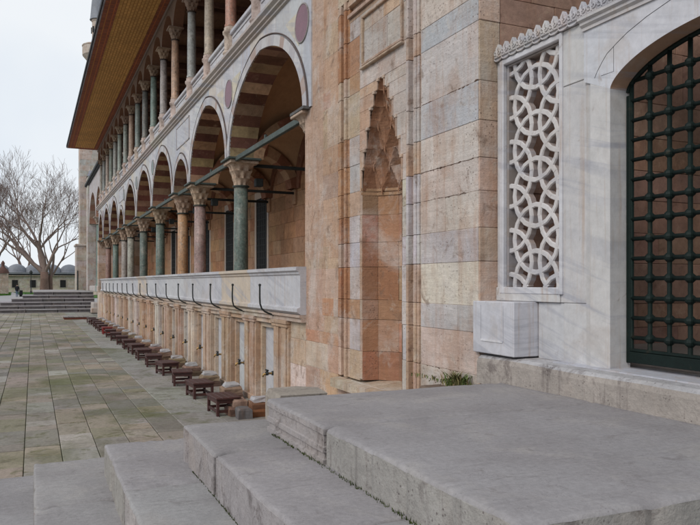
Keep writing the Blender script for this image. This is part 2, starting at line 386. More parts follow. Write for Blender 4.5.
# spandrel wall, one part per bay, marble outside
for i, (ya, yb, rise, big) in enumerate(bays):
    mb = MB(); N = 40; P = arch_pts(ya, yb, rise, N)
    a, b = edges[i], edges[i+1]
    if i == 0: a = 8.50
    tint = vary(MARB, .04, .02)
    # marble cladding is set in upright slabs of slightly different tone
    def slabcol(y): random.seed(int(y/.62)*7+3); c = vary(((.47, .465, .48), (.50, .485, .48), (.52, .47, .41), (.42, .425, .46), (.49, .48, .49))[int(y/.62) % 5], .1, .02); return c
    for k in range(N):
        (y0, z0), (y1, z1) = P[k], P[k+1]
        c = slabcol(y0); mz = max(z0, z1)
        mb.face([(XA, y0, z0), (XA, y1, z1), (XA, y1, TOPZ), (XA, y0, TOPZ)], c)
    for (p, q) in ((a, ya), (yb, b)):
        if q-p > .005: mb.face([(XA, p, ZI), (XA, q, ZI), (XA, q, TOPZ), (XA, p, TOPZ)], slabcol(p))
    if i == 0:
        mb.face([(XA, a, ZI), (XA, a, TOPZ), (XA+.1, a, TOPZ), (XA+.1, a, ZI)], tint)
    mb.build('spandrel', 'marble', mosque)
    # striped voussoirs seen from below
    mv = MB(); nv = 21 if big else 11; sub = 3; P = arch_pts(ya, yb, rise, nv*sub); X2 = XA+.5
    for v in range(nv):
        c = vary((.17, .07, .052) if v % 2 else (.42, .275, .165), .25, .1)
        for k in range(v*sub, (v+1)*sub):
            (y0, z0), (y1, z1) = P[k], P[k+1]
            for d0, d1, kk in ((0, .21 if v % 2 else .30, 1.0), (.21 if v % 2 else .30, .5, .82+.3*((v*7) % 5)/5)):
                mv.face([(XA+d0, y0, z0), (XA+d1, y0, z0), (XA+d1, y1, z1), (XA+d0, y1, z1)], tuple(q*kk for q in c))
            mv.face([(X2, y0, z0), (X2, y1, z1), (X2, y1, z1+.3), (X2, y0, z0+.3)], c)
    mv.build('voussoirs', 'limestone_inner', mosque)
    # raised archivolt and its outer fillet
    ma = MB(); P = arch_pts(ya, yb, rise, 60); wd = .15 if big else .12
    Q = []
    for k, (y, z) in enumerate(P):
        (y0, z0), (y1, z1) = P[max(k-1, 0)], P[min(k+1, 60)]; d = Vector((y1-y0, z1-z0)).normalized(); Q.append((y-d.y*wd, z+d.x*wd))
    for k in range(60):
        v = int(k/60*nv*1.0); c = (.49, .47, .47) if v % 2 else (.40, .375, .385)
        if v % 5 == 1: c = (.36, .26, .22)
        (y0, z0), (y1, z1), (a1, b1), (a0, b0) = P[k], P[k+1], Q[k+1], Q[k]
        X = XA-.018
        ma.face([(X, y0, z0), (X, y1, z1), (X, a1, b1), (X, a0, b0)], c)
        ma.face([(X, y0, z0), (X, y1, z1), (XA+.01, y1, z1), (XA+.01, y0, z0)], c)
        ma.face([(X, a0, b0), (X, a1, b1), (XA+.01, a1, b1), (XA+.01, a0, b0)], (.2, .17, .17))
    ma.build('archivolt', 'marble', mosque)
    mf = MB(); Q2 = []
    for k, (y, z) in enumerate(P):
        (y0, z0), (y1, z1) = P[max(k-1, 0)], P[min(k+1, 60)]; d = Vector((y1-y0, z1-z0)).normalized(); Q2.append((XA-.008, y-d.y*(wd+.025), z+d.x*(wd+.025)))
    mf.tube(Q2, .012, 5, (.10, .075, .07)); mf.build('arch_fillet', 'capital_stone', mosque)
random.seed(5)
# roundels and framed panels in the spandrels
def disc(name, Y, Z, r, col):
    mb = MB(); n = 28
    ring = [(XA-.012, Y+r*math.cos(2*math.pi*k/n), Z+r*math.sin(2*math.pi*k/n)) for k in range(n)]
    ring2 = [(XA+.01, y, z) for _, y, z in ring]
    mb.mesh(ring+ring2, [tuple(range(n))]+[(k, (k+1) % n, n+(k+1) % n, n+k) for k in range(n)], col)
    o = mb.build(name, 'porphyry', mosque)
    m2 = MB(); m2.tube([(XA-.006, Y+(r+.012)*math.cos(2*math.pi*k/n), Z+(r+.012)*math.sin(2*math.pi*k/n)) for k in range(n+1)], .013, 5, (.30, .27, .26), caps=False)
    m2.build('roundel_rim', 'capital_stone', o)
for Y, c in ((8.82, 0), (12.66, 0), (21.6, 1), (25.2, 1), (28.85, 1), (34.41, 1), (37.92, 0)):
    disc('roundel', Y, 3.42, .235 if c == 0 else .2, vary((.16, .06, .085) if c == 0 else (.10, .13, .12), .1))
for (a, b) in ((8.95, 9.5), (13.06, 13.55), (12.42, 11.85), (16.6, 17.0)):
    mb = MB(); tri = [(a, 3.16), (a, 3.62), (b, 3.62)]
    mb.mesh([(XA-.005, y, z) for y, z in tri]+[(XA+.01, y, z) for y, z in tri], [(0, 1, 2), (3, 4, 5), (0, 1, 4, 3), (1, 2, 5, 4), (2, 0, 3, 5)], (.54, .48, .37)); mb.build('cream_slab', 'marble', mosque)
for yc in (17.0, 29.87):
    mb = MB(); y0, y1, z0, z1 = yc-.78, yc+.78, 3.27, 3.80
    mb.box(XA-.006, XA+.01, y0+.03, y1-.03, z0+.03, z1-.03, (.47, .47, .50))
    for q in ((y0, y1, z0, z0+.025), (y0, y1, z1-.025, z1), (y0, y0+.025, z0, z1), (y1-.025, y1, z0, z1)): mb.box(XA-.014, XA+.01, *q, (.33, .28, .26))
    mb.build('framed_panel', 'marble', mosque)
# cornice and balustrade
mb = MB()
pf = [(XA, 3.90), (XA-.035, 3.915), (XA-.035, 3.945), (XA-.075, 3.965), (XA-.075, 3.995), (XA-.12, 4.03), (XA-.12, 4.075), (XA+.02, 4.085)]
y = 8.5
while y < YE: mb.prof_y(pf, y+.002, min(y+1.6, YE)-.002, vary((.42, .36, .32), .1), cap=True); y += 1.6
mb.build('cornice', 'marble', mosque)
ucols = [9.25, 11.0, 12.76, 14.5, 16.27, 18.32, 20.07, 21.83, 23.6, 25.34, 27.1, 28.85, 30.9, 32.65, 34.41, 36.16, 37.92, 39.5]
pe = [8.5]+ucols+[YE]
for a, b in zip(pe[:-1], pe[1:]):
    mb = MB(); a2, b2 = a+.09, b-.09; c = vary((.50, .49, .51), .08, .02)
    mb.box(XA+.05, XA+.15, a2, b2, 4.09, 4.48, c, .004)
    mb.box(XA+.01, XA+.17, a2, b2, 4.482, 4.56, vary(c, .04), .012)
    for q in ((a2+.1, b2-.1, 4.17, 4.185), (a2+.1, b2-.1, 4.40, 4.415)): mb.box(XA+.035, XA+.07, *q, c)
    mb.build('balustrade_panel', 'marble', mosque)
def capital(mb, x, y, z0, h, r0, r1, col, dark, n=48):
    """muqarnas capital: scalloped tiers from a round neck to a square abacus"""
    mb.lathe(x, y, [(r0*1.12, z0-.03), (r0*1.22, z0-.02), (r0*1.22, z0), (r0*1.05, z0+.004)], 24, dark)
    tiers = 3; rings = []
    for t in range(tiers):
        f0 = t/tiers
        for q in (0, .25, .5, .75, .99):
            z = z0+h*.88*(t+q)/tiers; r = r0*1.05+(r1-r0*1.05)*((t+q**2.2)/tiers); rings.append((r, z, t, q))
    i0 = len(mb.v)
    for (r, z, t, q) in rings:
        sq = (t+q)/tiers
        for j in range(n):
            th = 2*math.pi*j/n+math.pi/4
            ph = (8*th+(math.pi if t % 2 else 0)); sc = 1-.30*(1-q)*(.5+.5*math.cos(ph))**1.0*(1 if t else .7)
            cq = max(abs(math.cos(th)), abs(math.sin(th))); square = 1+(1/cq-1)*sq*.72
            mb.v.append((x+r*sc*square*math.cos(th), y+r*sc*square*math.sin(th), z))
    for k in range(len(rings)-1):
        for j in range(n):
            mb.f.append((i0+k*n+j, i0+k*n+(j+1) % n, i0+(k+1)*n+(j+1) % n, i0+(k+1)*n+j)); mb.c.append(col); mb.s.append(False)
    a = r1*1.12; mb.box(x-a, x+a, y-a, y+a, z0+h*.87, z0+h, col, .008)
UC = {9.25: (.36, .22, .17), 11.0: (.33, .27, .21), 12.76: (.36, .18, .13), 14.5: (.34, .28, .22), 16.27: (.28, .28, .28), 18.32: (.40, .25, .17), 20.07: (.30, .28, .26), 21.83: (.14, .19, .16), 23.6: (.12, .12, .11),
      25.34: (.15, .19, .17), 27.1: (.32, .22, .16), 28.85: (.22, .24, .22), 30.9: (.24, .26, .23), 32.65: (.26, .25, .23), 34.41: (.18, .21, .18), 36.16: (.3, .24, .2), 37.92: (.2, .22, .2), 39.5: (.26, .23, .2)}
for Y in ucols:
    mp = MB(); x = XA+.06
    mp.lathe(x, Y, [(.135, 4.088), (.135, 4.16), (.15, 4.17), (.15, 4.20), (.118, 4.22), (.122, 4.50), (.148, 4.53), (.15, 4.57), (.12, 4.60), (.125, 4.64), (.105, 4.66)], 16, vary((.47, .38, .33), .08))
    o = mp.build('pedestal', 'capital_stone', mosque)
    mc = MB(); c = tuple(q*1.15 for q in vary(UC[Y], .05)); mc.lathe(x, Y, [(.112, 4.66), (.112, 4.70), (.1, 4.72), (.098, 5.4), (.088, 6.17)], 20, c)
    o = mc.build('upper_column', 'column_stone', mosque)
    mk = MB(); capital(mk, x, Y, 6.17, .29, .088, .17, vary((.30, .215, .155), .15), (.05, .035, .03), 32); mk.build('capital', 'capital_stone', o)
# upper arches: plastered spandrels between the capitals and the eaves
for a, b in zip([7.4]+ucols, ucols+[YE]):
    mb = MB(); ya, yb = a+.1, b-.1; N = 20; P = arch_pts(ya, yb, .58, N, 6.46)
    for X, sgn in ((XA-.01, 1), (XA+.24, 1)):
        for k in range(N): mb.face([(X, P[k][0], P[k][1]), (X, P[k+1][0], P[k+1][1]), (X, P[k+1][0], 7.19), (X, P[k][0], 7.19)], vary((.22, .15, .11), .03))
        for (p, q) in ((a, ya), (yb, b)): mb.face([(X, p, 6.46), (X, q, 6.46), (X, q, 7.19), (X, p, 7.19)], (.22, .15, .11))
    for k in range(N): mb.face([(XA-.01, *P[k]), (XA+.24, *P[k]), (XA+.24, *P[k+1]), (XA-.01, *P[k+1])], (.2, .10, .06))
    mb.box(XA-.05, XA-.012, a, b, 7.12, 7.195, (.26, .2, .17), .008)
    mb.build('upper_arch', 'plaster', mosque)
# lower columns
LC = [(.115, .15, .125), (.32, .22, .19), (.38, .205, .10), (.10, .14, .115), (.095, .125, .105), (.31, .29, .24), (.29, .26, .22), (.105, .155, .125), (.24, .13, .10)]
for Y, c in zip(cols, LC):
    mc = MB(); c = vary(c, .04)
    mc.lathe(XC, Y, [(.17, -.4), (.17, -.2), (.14, -.15), (.131, -.1), (.131, .6), (.124, 1.78)], 28, c)
    o = mc.build('lower_column', 'column_stone', mosque)
    mk = MB(); capital(mk, XC, Y, 1.78, .44, .125, .235, vary((.42, .31, .23), .1), (.04, .05, .045)); mk.build('capital', 'capital_stone', o)
    mp = MB(); mp.box(XC-.31, XC+.30, Y-.3, Y+.3, 2.222, 2.262, (.1, .1, .1), .006); mp.build('abacus_plate', 'tie_green', o)
# corbel at the near pier and the far one
for Y in (8.87, 40.5):
    mk = MB(); capital(mk, XC-.1, Y, 1.92, .32, .06, .2, (.40, .30, .23), (.3, .22, .16)); mk.box(XC-.33, XC+.2, Y-.30, Y+.22, 2.24, 2.275, (.1, .1, .1)); mk.build('corbel', 'capital_stone', mosque)
# iron ties
for i, (a, b) in enumerate(zip(edges[:-1], edges[1:])):
    mb = MB(); mb.box(XA+.07, XA+.13, a+.02, b-.02, 2.205-.02, 2.27, (1, 1, 1), .006)
    if b-a > 2.5:
        mb.box(XA+.085, XA+.115, (a+b)/2-.03, (a+b)/2+.03, 2.27, 2.33, (1, 1, 1))
    mb.build('long_tie_rod', 'tie_green', mosque)
for Y in cols:
    mb = MB(); mb.box(XC+.1, XI+.05, Y-.03, Y+.03, 2.14, 2.20, (1, 1, 1), .006); mb.build('cross_tie_rod', 'iron', mosque)
    mb = MB(); mb.box(XC+.26, XC+.40, Y-.09, Y+.05, 1.78, 1.93, (1, 1, 1), .01); mb.build('spotlight', 'iron', mosque)
# inner wall of the lower gallery with windows, and sail vaults
wins = [19.05, 22.55, 25.9, 29.4, 32.6, 35.9]
mb = MB()
def in_win(ya, yb, a, b): return any(ya < w_+.62 and yb > w_-.62 for w_ in wins) and a < 2.55
segs = []; y = 8.5
for w_ in wins: segs.append((y, w_-.64)); y = w_+.64
segs.append((y, YE))
cz = [-.4, .0, .38, .74, 1.1, 1.5, 1.85, 2.2, 2.55, 2.9, 3.3, 3.7, 4.0]
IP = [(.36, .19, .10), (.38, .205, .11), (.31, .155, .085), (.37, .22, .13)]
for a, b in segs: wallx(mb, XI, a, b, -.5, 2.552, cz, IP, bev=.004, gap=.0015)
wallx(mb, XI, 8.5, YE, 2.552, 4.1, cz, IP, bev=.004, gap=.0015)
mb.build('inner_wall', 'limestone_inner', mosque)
for w_ in wins:
    mw = MB(); c = (.50, .40, .32)
    mw.box(XI-.015, XI+.12, w_-.64, w_-.5, -.5, 2.55, c, .004); mw.box(XI-.015, XI+.12, w_+.5, w_+.64, -.5, 2.55, c, .004); mw.box(XI-.015, XI+.12, w_-.5, w_+.5, 2.36, 2.55, c, .004)
    o = mw.build('window', 'marble', mosque)
    mg = MB(); mg.box(XI+.0, XI+.12, w_-.5, w_+.5, -.5, 2.36); mg.build('pane', 'dark_glass', o)
    mi = MB()
    for k in range(6): mi.box(XI-.012, XI-.002, w_-.42+k*.165, w_-.40+k*.165, -.5, 2.36)
    for k in range(16): mi.box(XI-.013, XI-.001, w_-.46, w_+.46, -.4+k*.18, -.38+k*.18)
    mi.build('window_bars', 'iron', o)
# pale pointed blind arches of the wall and vaults
for i, (a, b) in enumerate(zip(edges[:-1], edges[1:])):
    mv = MB(); big = b-a > 2.5; hx = (XI-XA-.5)/2; hy = (b-a)/2; cx = XA+.5+hx; cy = (a+b)/2; Rr = math.hypot(hx, hy)
    nx, ny = 14, 18; zk = (.80 if big else .9); P = {}
    for p in range(nx+1):
        for q in range(ny+1):
            dx = -hx+2*hx*p/nx; dy = -hy+2*hy*q/ny
            P[p, q] = len(mv.v); mv.v.append((cx+dx, cy+dy, ZI+zk*math.sqrt(max(0, Rr*Rr-dx*dx-dy*dy))))
    for p in range(nx):
        for q in range(ny):
            mv.f.append((P[p, q], P[p+1, q], P[p+1, q+1], P[p, q+1])); mv.c.append((.45, .27, .155)); mv.s.append(True)
    mv.build('vault', 'plaster', mosque)
    # transverse rib and wall rib
    rb = MB(); N = 30
    for (fixed, lo, hi, c0, axis) in ((a, XA+.45, XI, (.25, .11, .065), 'x'), (XI, a+.1, b-.1, (.22, .10, .06), 'y')):
        c, h = (lo+hi)/2, (hi-lo)/2
        rr = zk*math.sqrt(max(.01, Rr*Rr-(hy*hy if axis == 'x' else hx*hx)))
        for k in range(N):
            s0, s1 = -math.cos(math.pi*k/N), -math.cos(math.pi*(k+1)/N)
            cc = c0 if axis == 'y' or (k//3) % 2 else (.40, .25, .15)
            for (ins, outs) in ((.84, 1.02),):
                p0i, p1i = (c+h*s0*ins, ZI-.0+archz(s0, rr)*ins), (c+h*s1*ins, ZI+archz(s1, rr)*ins)
                p0o, p1o = (c+h*s0*outs, ZI+archz(s0, rr)*1.12), (c+h*s1*outs, ZI+archz(s1, rr)*1.12)
                if axis == 'x':
                    for yy in (fixed-.2, fixed+.2): rb.face([(p0i[0], yy, p0i[1]), (p1i[0], yy, p1i[1]), (p1o[0], yy, p1o[1]), (p0o[0], yy, p0o[1])], cc)
                    rb.face([(p0i[0], fixed-.2, p0i[1]), (p1i[0], fixed-.2, p1i[1]), (p1i[0], fixed+.2, p1i[1]), (p0i[0], fixed+.2, p0i[1])], cc)
                else:
                    xx = XI-.05; rb.face([(xx, p0i[0], p0i[1]), (xx, p1i[0], p1i[1]), (xx, p1o[0], p1o[1]), (xx, p0o[0], p0o[1])], cc)
                    rb.face([(xx, p0i[0], p0i[1]), (xx, p1i[0], p1i[1]), (XI, p1i[0], p1i[1]), (XI, p0i[0], p0i[1])], cc)
    rb.build('vault_rib', 'limestone_inner', mosque)
for Y in cols:      # wall pilasters carrying the ribs
    mb = MB(); mb.box(XI-.05, XI+.02, Y-.12, Y+.12, 1.9, ZI, (.34, .2, .12), .01); mb.build('wall_corbel', 'limestone_inner', mosque)
mb = MB(); mb.box(XA+.05, 6.2, 8.3, YE, -.62, -.42, (.3, .26, .22)); mb.build('gallery_floor', 'limestone_inner', mosque)
mb = MB(); mb.box(XA+.14, 6.2, 8.3, YE, 4.0, 4.085, (.3, .22, .17)); mb.build('upper_floor', 'plaster', mosque)
# upper gallery: back wall in red and cream courses, beams, ceiling
mb = MB(); zz = 4.1; k = 0
while zz < 7.3:
    wallx(mb, XI, 7, YE, zz, zz+.2, [], [(.28, .12, .08)] if k % 2 else [(.36, .24, .16)], bev=.003, gap=.0015); zz += .2; k += 1
mb.build('upper_wall', 'limestone_inner', mosque)
for Y in ucols:
    mb = MB(); mb.box(XA+.15, XI, Y-.05, Y+.05, 6.36, 6.46, (.10, .045, .03)); mb.box(XA+.15, XI, Y-.06, Y+.06, 7.02, 7.19, (.12, .06, .04)); mb.build('cross_beam', 'dark_wood', mosque)
mb = MB(); mb.box(XA+.22, 6.4, 7, YE, 7.205, 7.26, (.16, .09, .055)); mb.build('gallery_ceiling', 'dark_wood', mosque)
# eaves
eave = MB(); eave.box(1.69, 2.04, 7.0, 40.75, 7.2, 7.25)
eave.box(2.97, 3.26, 7.0, 40.75, 7.2, 7.25); eave.box(2.042, 2.968, 40.4, 40.75, 7.2, 7.25)
eo = eave.build('eave_border', 'soffit_red', mosque)
mb = MB(); mb.box(2.042, 2.968, 7.0, 40.398, 7.204, 7.25); mb.build('eave_soffit', 'soffit_ochre', mosque)
mb = MB()
for x in (2.03, 2.962): mb.box(x, x+.022, 7, 40.4, 7.185, 7.2, (.55, .30, .09))
for x in (1.80,): mb.box(x, x+.014, 7, 40.6, 7.192, 7.2, (.5, .26, .08))
mb.build('eave_fillet', 'dark_wood', mosque)
mb = MB(); mb.box(1.655, 1.69, 7, 40.8, 7.19, 7.30, (.33, .31, .34)); mb.box(1.62, 1.655, 7, 40.83, 7.215, 7.34, (.02, .02, .022)); mb.box(1.655, 6.3, 40.752, 40.80, 7.19, 7.30, (.16, .06, .04)); mb.build('eave_fascia', 'dark_wood', mosque)
mb = MB(); mb.face([(1.63, 7, 7.345), (1.63, 40.82, 7.345), (6.6, 40.82, 8.7), (6.6, 7, 8.7)]); mb.face([(1.63, 40.82, 7.345), (6.6, 40.82, 8.7), (6.6, 40.82, 7.26), (1.7, 40.82, 7.26)]); mb.build('roof', 'lead', mosque)
mb = MB(); wally(mb, YE+.35, XA+.3, 9, -1.87, 7.2, [.5*k for k in range(-4, 15)], [TAN, CREAM], .4); mb.build('end_wall', 'limestone', mosque)
mb = MB(); mb.box(6.0, 9, 7, YE, -1.8, 8.6, (.38, .30, .23)); mb.build('core_wall', 'limestone', mosque)
# far end pier of the arcade
PC = [-1.87+.42*k for k in range(0, 22)]
mb = MB(); wallx(mb, XA-.03, 38.25, YE, -1.87, -.5, PC, [TAN, CREAM, PINK], .5); wallx(mb, XA-.03, 40.45, YE, -.5, 2.2, PC, [TAN, PINK, CREAM], 1.4); mb.build('end_pier', 'limestone', mosque)

# near pier with the muqarnas niche
COUR = [-1.45, -1.07, -.745, -.40, -.184, .175, .447, .743, 1.01, 1.31, 1.626, 2.11, 2.32, 2.72, 3.1, 3.5, 3.9, 4.3]
XP = 3.262; ZT = 5.2
mb = MB()
for (a, b) in ((4.81, 5.72), (7.68, 8.76)): mb.box(XP+.0045, XP+.02, a, b, -1.87, ZT, (.40, .31, .25))
LEFT = [ORANGE, PINK, TAN, (.48, .38, .31), (.42, .29, .215), (.44, .29, .20)]
wallx(mb, XP, 7.67, 8.77, -1.87, ZT, COUR+[.3, -.6], LEFT, bw=(.4, .8), jit=.003)
wallx(mb, XP+.012, 7.09, 7.36, -1.07, 2.94, COUR, [PINK, ORANGE, TAN, LILAC], bw=(.5, .9))
NEARC = {-1.87: CREAM, -1.45: CREAM, -1.07: (.52, .44, .38), -.745: (.52, .41, .36), -.40: LILAC, -.184: (.60, .53, .45), .175: LILAC, .447: (.52, .45, .40), .743: (.53, .45, .40), 1.01: (.54, .46, .42), 1.31: BLUE, 1.626: (.51, .455, .44), 2.11: BLUE, 2.32: (.53, .45, .40), 2.72: CREAM, 3.1: LILAC, 3.5: CREAM, 3.9: CREAM, 4.3: CREAM}
zs = [-1.87]+COUR+[ZT]
# near big blocks (4.78..5.72), explicit
for a, b in zip(zs[:-1], zs[1:]):
    c = NEARC[a]
    if a in (.447, .743, -.745, -.40, 2.32):
        s = {.447: 5.30, .743: 5.02, -.745: 5.4, -.40: 5.1, 2.32: 5.25}[a]
        parts = [(4.80, s), (s, 5.72)]
    else: parts = [(4.80, 5.72)]
    for (p, q) in parts: mb.box(XP+random.uniform(-.003, .002), XP+.4, p+.0008, q-.0008, a+.0008, b-.0008, vary(c, .04, .015), .003)
# solid backing
mb.box(XP+.02, XP+.9, 5.725, 5.76, -1.87, ZT, CREAM)
wallx(mb, XP, 5.725, 7.667, 3.2, ZT, COUR, [CREAM, TAN, (.42, .36, .33)], bw=(.6, .9))
wallx(mb, XP-.001, 5.725, 7.667, -1.87, -1.09, COUR, [TAN, CREAM], bw=(.5, .8))
mb.build('ashlar_pier', 'limestone', mosque)
# return face that also runs on behind the marble screen
mb = MB(); wally(mb, 4.781, XP+.0, 3.46, -1.87, 5.2, COUR, [(.47, .345, .27), (.45, .33, .255)], .018, bw=(.5, .6)); mb.build('pier_return', 'limestone', mosque); mb = MB(); wally(mb, 4.781, 3.462, 9.0, -1.87, 5.2, COUR, [(.27, .155, .11), (.255, .145, .105), (.28, .165, .12)], .4, bw=(.5, 1.0))  # passage stretch coloured darker in place of the shade behind the gate
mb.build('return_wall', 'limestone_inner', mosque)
for (z, ya, yb, r0) in ((1.626, 4.80, 5.72, .009), (1.01, 4.80, 5.72, .008), (2.32, 4.85, 5.7, .004), (.743, 4.98, 5.72, .005), (-.745, 5.1, 5.72, .004)):
    er = MB(); n = 46; er.tube([(XP+.004, ya+(yb-ya)*i/n, z+.014*noise.noise(Vector((i*.21, z, 0)))) for i in range(n+1)], [max(.0015, r0*(.4+1.5*abs(noise.noise(Vector((i*.33, z*5, 3)))))) for i in range(n+1)], 6, (.10, .06, .045)); er.build('eroded_joint', 'capital_stone', mosque)
# stepped frame mouldings
def vstrips(mb, y0, y1, z0, z1, offs, pal):
    n = len(offs); zz = [z0]+[c for c in COUR if z0+.03 < c < z1-.03]+[z1]
    for a, b in zip(zz[:-1], zz[1:]):
        c = vary(random.choice(pal), .1)
        for k, o in enumerate(offs):
            mb.box(XP+o, XP+.5, y0+(y1-y0)*k/n, y0+(y1-y0)*(k+1)/n, a+.002, b-.002, vary(c, .05), .005)
mb = MB()
vstrips(mb, 7.36, 7.67, -1.07, 3.2, [.012, -.02, .03, .05, -.01, .0], [ORANGE, PINK, RUST, TAN])       # far jamb
vstrips(mb, 5.76, 6.02, -1.07, 3.2, [.0, -.012, .035, .03, -.02, .012], [LILAC, PINK, (.52, .45, .42), PINK])
for k, (o, h) in enumerate(((.0, .05), (-.01, .05), (.05, .05), (.03, .05), (-.02, .05), (.012, .05))):
    mb.box(XP+o, XP+.5, 6.02, 7.36, 3.2-(k+1)*.045, 3.2-k*.045-.001, vary(PINK, .08), .004)
mb.build('niche_frame', 'limestone', mosque)
# wall around niche with stepped top
mb = MB(); CY = 6.565; HW = .455
wallx(mb, XP+.012, 6.02, CY-HW, -1.05, 1.0, COUR, [LILAC, (.54, .47, .44), CREAM], bw=(.5, .6))
wallx(mb, XP+.012, CY+HW, 7.09, -1.05, 1.0, COUR, [PINK, TAN], bw=(.5, .6))
steps = [(1.0, 1.25, .455), (1.25, 1.44, .405), (1.44, 1.66, .335), (1.66, 1.86, .255), (1.86, 2.01, .165), (2.01, 2.12, .07)]
for a, b, hw in steps:
    mb.box(XP+.012, XP+.5, 6.02, CY-hw, a, b-.001, vary((.53, .45, .42), .05), .003)
    mb.box(XP+.012, XP+.5, CY+hw, 7.09, a, b-.001, vary((.48, .32, .23), .08), .003)
    for q in (-1, 1):
        mb.box(XP-.004, XP+.06, CY+q*(hw+.02), CY+q*(hw-.03), b-.03, b+.004, (.50, .38, .30), .004); mb.box(XP-.0, XP+.03, CY+q*(hw+.012), CY+q*(hw-.0), a+.002, b-.032, (.48, .34, .26), .003)
mb.box(XP+.012, XP+.5, 6.02, 7.09, 2.12, 2.345, (.52, .44, .40), .006)
wallx(mb, XP+.012, 6.02, 7.09, 2.345, 2.94, COUR, [(.50, .42, .37), TAN, LILAC, (.50, .42, .37)], bw=(.3, .5))
mb.build('niche_surround', 'limestone', mosque)
mb = MB()
for q in ((6.08, 7.0, 2.345, 2.375), (6.08, 7.0, 2.86, 2.885), (6.08, 6.105, 2.375, 2.86), (6.975, 7.0, 2.375, 2.86)): mb.box(XP-.015, XP+.03, *q, vary(PINK, .05), .006)
for q in ((6.06, 7.02, 2.31, 2.335),): mb.box(XP-.03, XP+.03, *q, vary(TAN, .05), .006)
mb.build('inscription_panel_frame', 'limestone', mosque)
# niche: polygonal recess and muqarnas hood
nb = MB()
def poly(hw, d): return [(CY+hw, XP+.01), (CY+hw*.93, XP+d*.55), (CY+hw*.5, XP+d), (CY-hw*.5, XP+d), (CY-hw*.93, XP+d*.55), (CY-hw, XP+.01)]
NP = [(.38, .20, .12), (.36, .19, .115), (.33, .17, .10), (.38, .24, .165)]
nz = [-1.06]+[c for c in COUR if -1.06 < c < .99]+[1.0]
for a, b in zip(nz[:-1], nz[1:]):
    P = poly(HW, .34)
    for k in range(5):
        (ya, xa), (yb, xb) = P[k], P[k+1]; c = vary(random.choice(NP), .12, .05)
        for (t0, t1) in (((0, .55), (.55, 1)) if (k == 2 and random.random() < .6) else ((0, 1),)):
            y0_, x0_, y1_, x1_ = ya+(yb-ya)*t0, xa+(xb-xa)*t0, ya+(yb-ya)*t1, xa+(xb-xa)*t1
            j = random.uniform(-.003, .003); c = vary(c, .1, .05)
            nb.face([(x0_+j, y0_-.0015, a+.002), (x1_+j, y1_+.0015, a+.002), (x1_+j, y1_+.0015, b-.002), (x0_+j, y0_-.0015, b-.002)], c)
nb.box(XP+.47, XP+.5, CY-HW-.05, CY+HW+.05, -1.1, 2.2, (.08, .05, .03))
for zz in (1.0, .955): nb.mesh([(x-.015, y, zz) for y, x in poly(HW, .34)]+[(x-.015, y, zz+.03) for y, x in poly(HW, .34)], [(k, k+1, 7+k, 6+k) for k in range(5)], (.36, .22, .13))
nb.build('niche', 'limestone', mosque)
mq = MB()
tiers = [(1.0, 1.25, .455, .405, .34, .30, 5), (1.25, 1.44, .405, .335, .30, .25, 5), (1.44, 1.66, .335, .255, .25, .20, 4), (1.66, 1.86, .255, .165, .20, .145, 4), (1.86, 2.01, .165, .07, .145, .09, 3), (2.01, 2.12, .07, .02, .09, .05, 2)]
for t, (za, zb, wa, wb, da, db, n) in enumerate(tiers):
    def C(u, w_, d): th = math.pi*u; return (CY+w_*math.cos(th), XP+.012+d*math.sin(th)**.8)
    su, sv = 10, 7; off_ = .5 if t % 2 else 0; G_ = {}
    NU = n*su
    c = (.33, .175, .105); c2 = (.26, .13, .075)  # hood colours darkened to deepen the shade in the cells
    for i in range(NU+1):
        u = i/NU; uf = (i/su+off_) % 1.0; tri = abs(2*uf-1)
        for v in range(sv+1):
            tt = v/sv; f = tt**2.2
            w_, d = wa+(wb-wa)*f, da+(db-da)*f
            rec = max(0, (1-.92*tt)-tri)**.55 if (1-.92*tt) > tri else 0
            k_ = 1-.15+.42*rec*(1-tt*.4)
            y_, x_ = C(u, w_*(.97+.03*rec), d*k_); G_[i, v] = (x_, y_, za+(zb-za)*tt)
    for i in range(NU):
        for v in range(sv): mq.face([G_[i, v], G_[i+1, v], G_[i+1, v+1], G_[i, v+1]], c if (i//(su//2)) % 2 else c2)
    for k in range(n+1):
        u = min(1, max(0, (k-off_)/n)); h0 = C(u, wa*.96, da*.84)
        if 0 < u < 1: mq.tube([(h0[1], h0[0], za-.045), (h0[1], h0[0], za-.015), (h0[1], h0[0], za+.04)], [.002, .009, .004], 6, c)
    ring = [C(k/24, wb*1.0, db*.88) for k in range(25)]
    mq.tube([(x+.004, y, zb-.004) for y, x in ring], .006, 5, (.36, .21, .13))
mq.build('muqarnas_hood', 'limestone', mosque)
# sloping sill stones under the niche
mb = MB()
for k in range(4):
    y0, y1 = 5.75+k*.48, 5.75+(k+1)*.48
    mb.mesh([(XP-.10, y0+.003, -1.2), (XP-.10, y1-.003, -1.2), (XP-.10, y1-.003, -1.105), (XP-.10, y0+.003, -1.105), (XP+.36, y0+.003, -1.05), (XP+.36, y1-.003, -1.05)], [(0, 1, 2, 3), (3, 2, 5, 4)], vary((.46, .37, .28), .1))
mb.build('niche_sill', 'limestone', mosque)

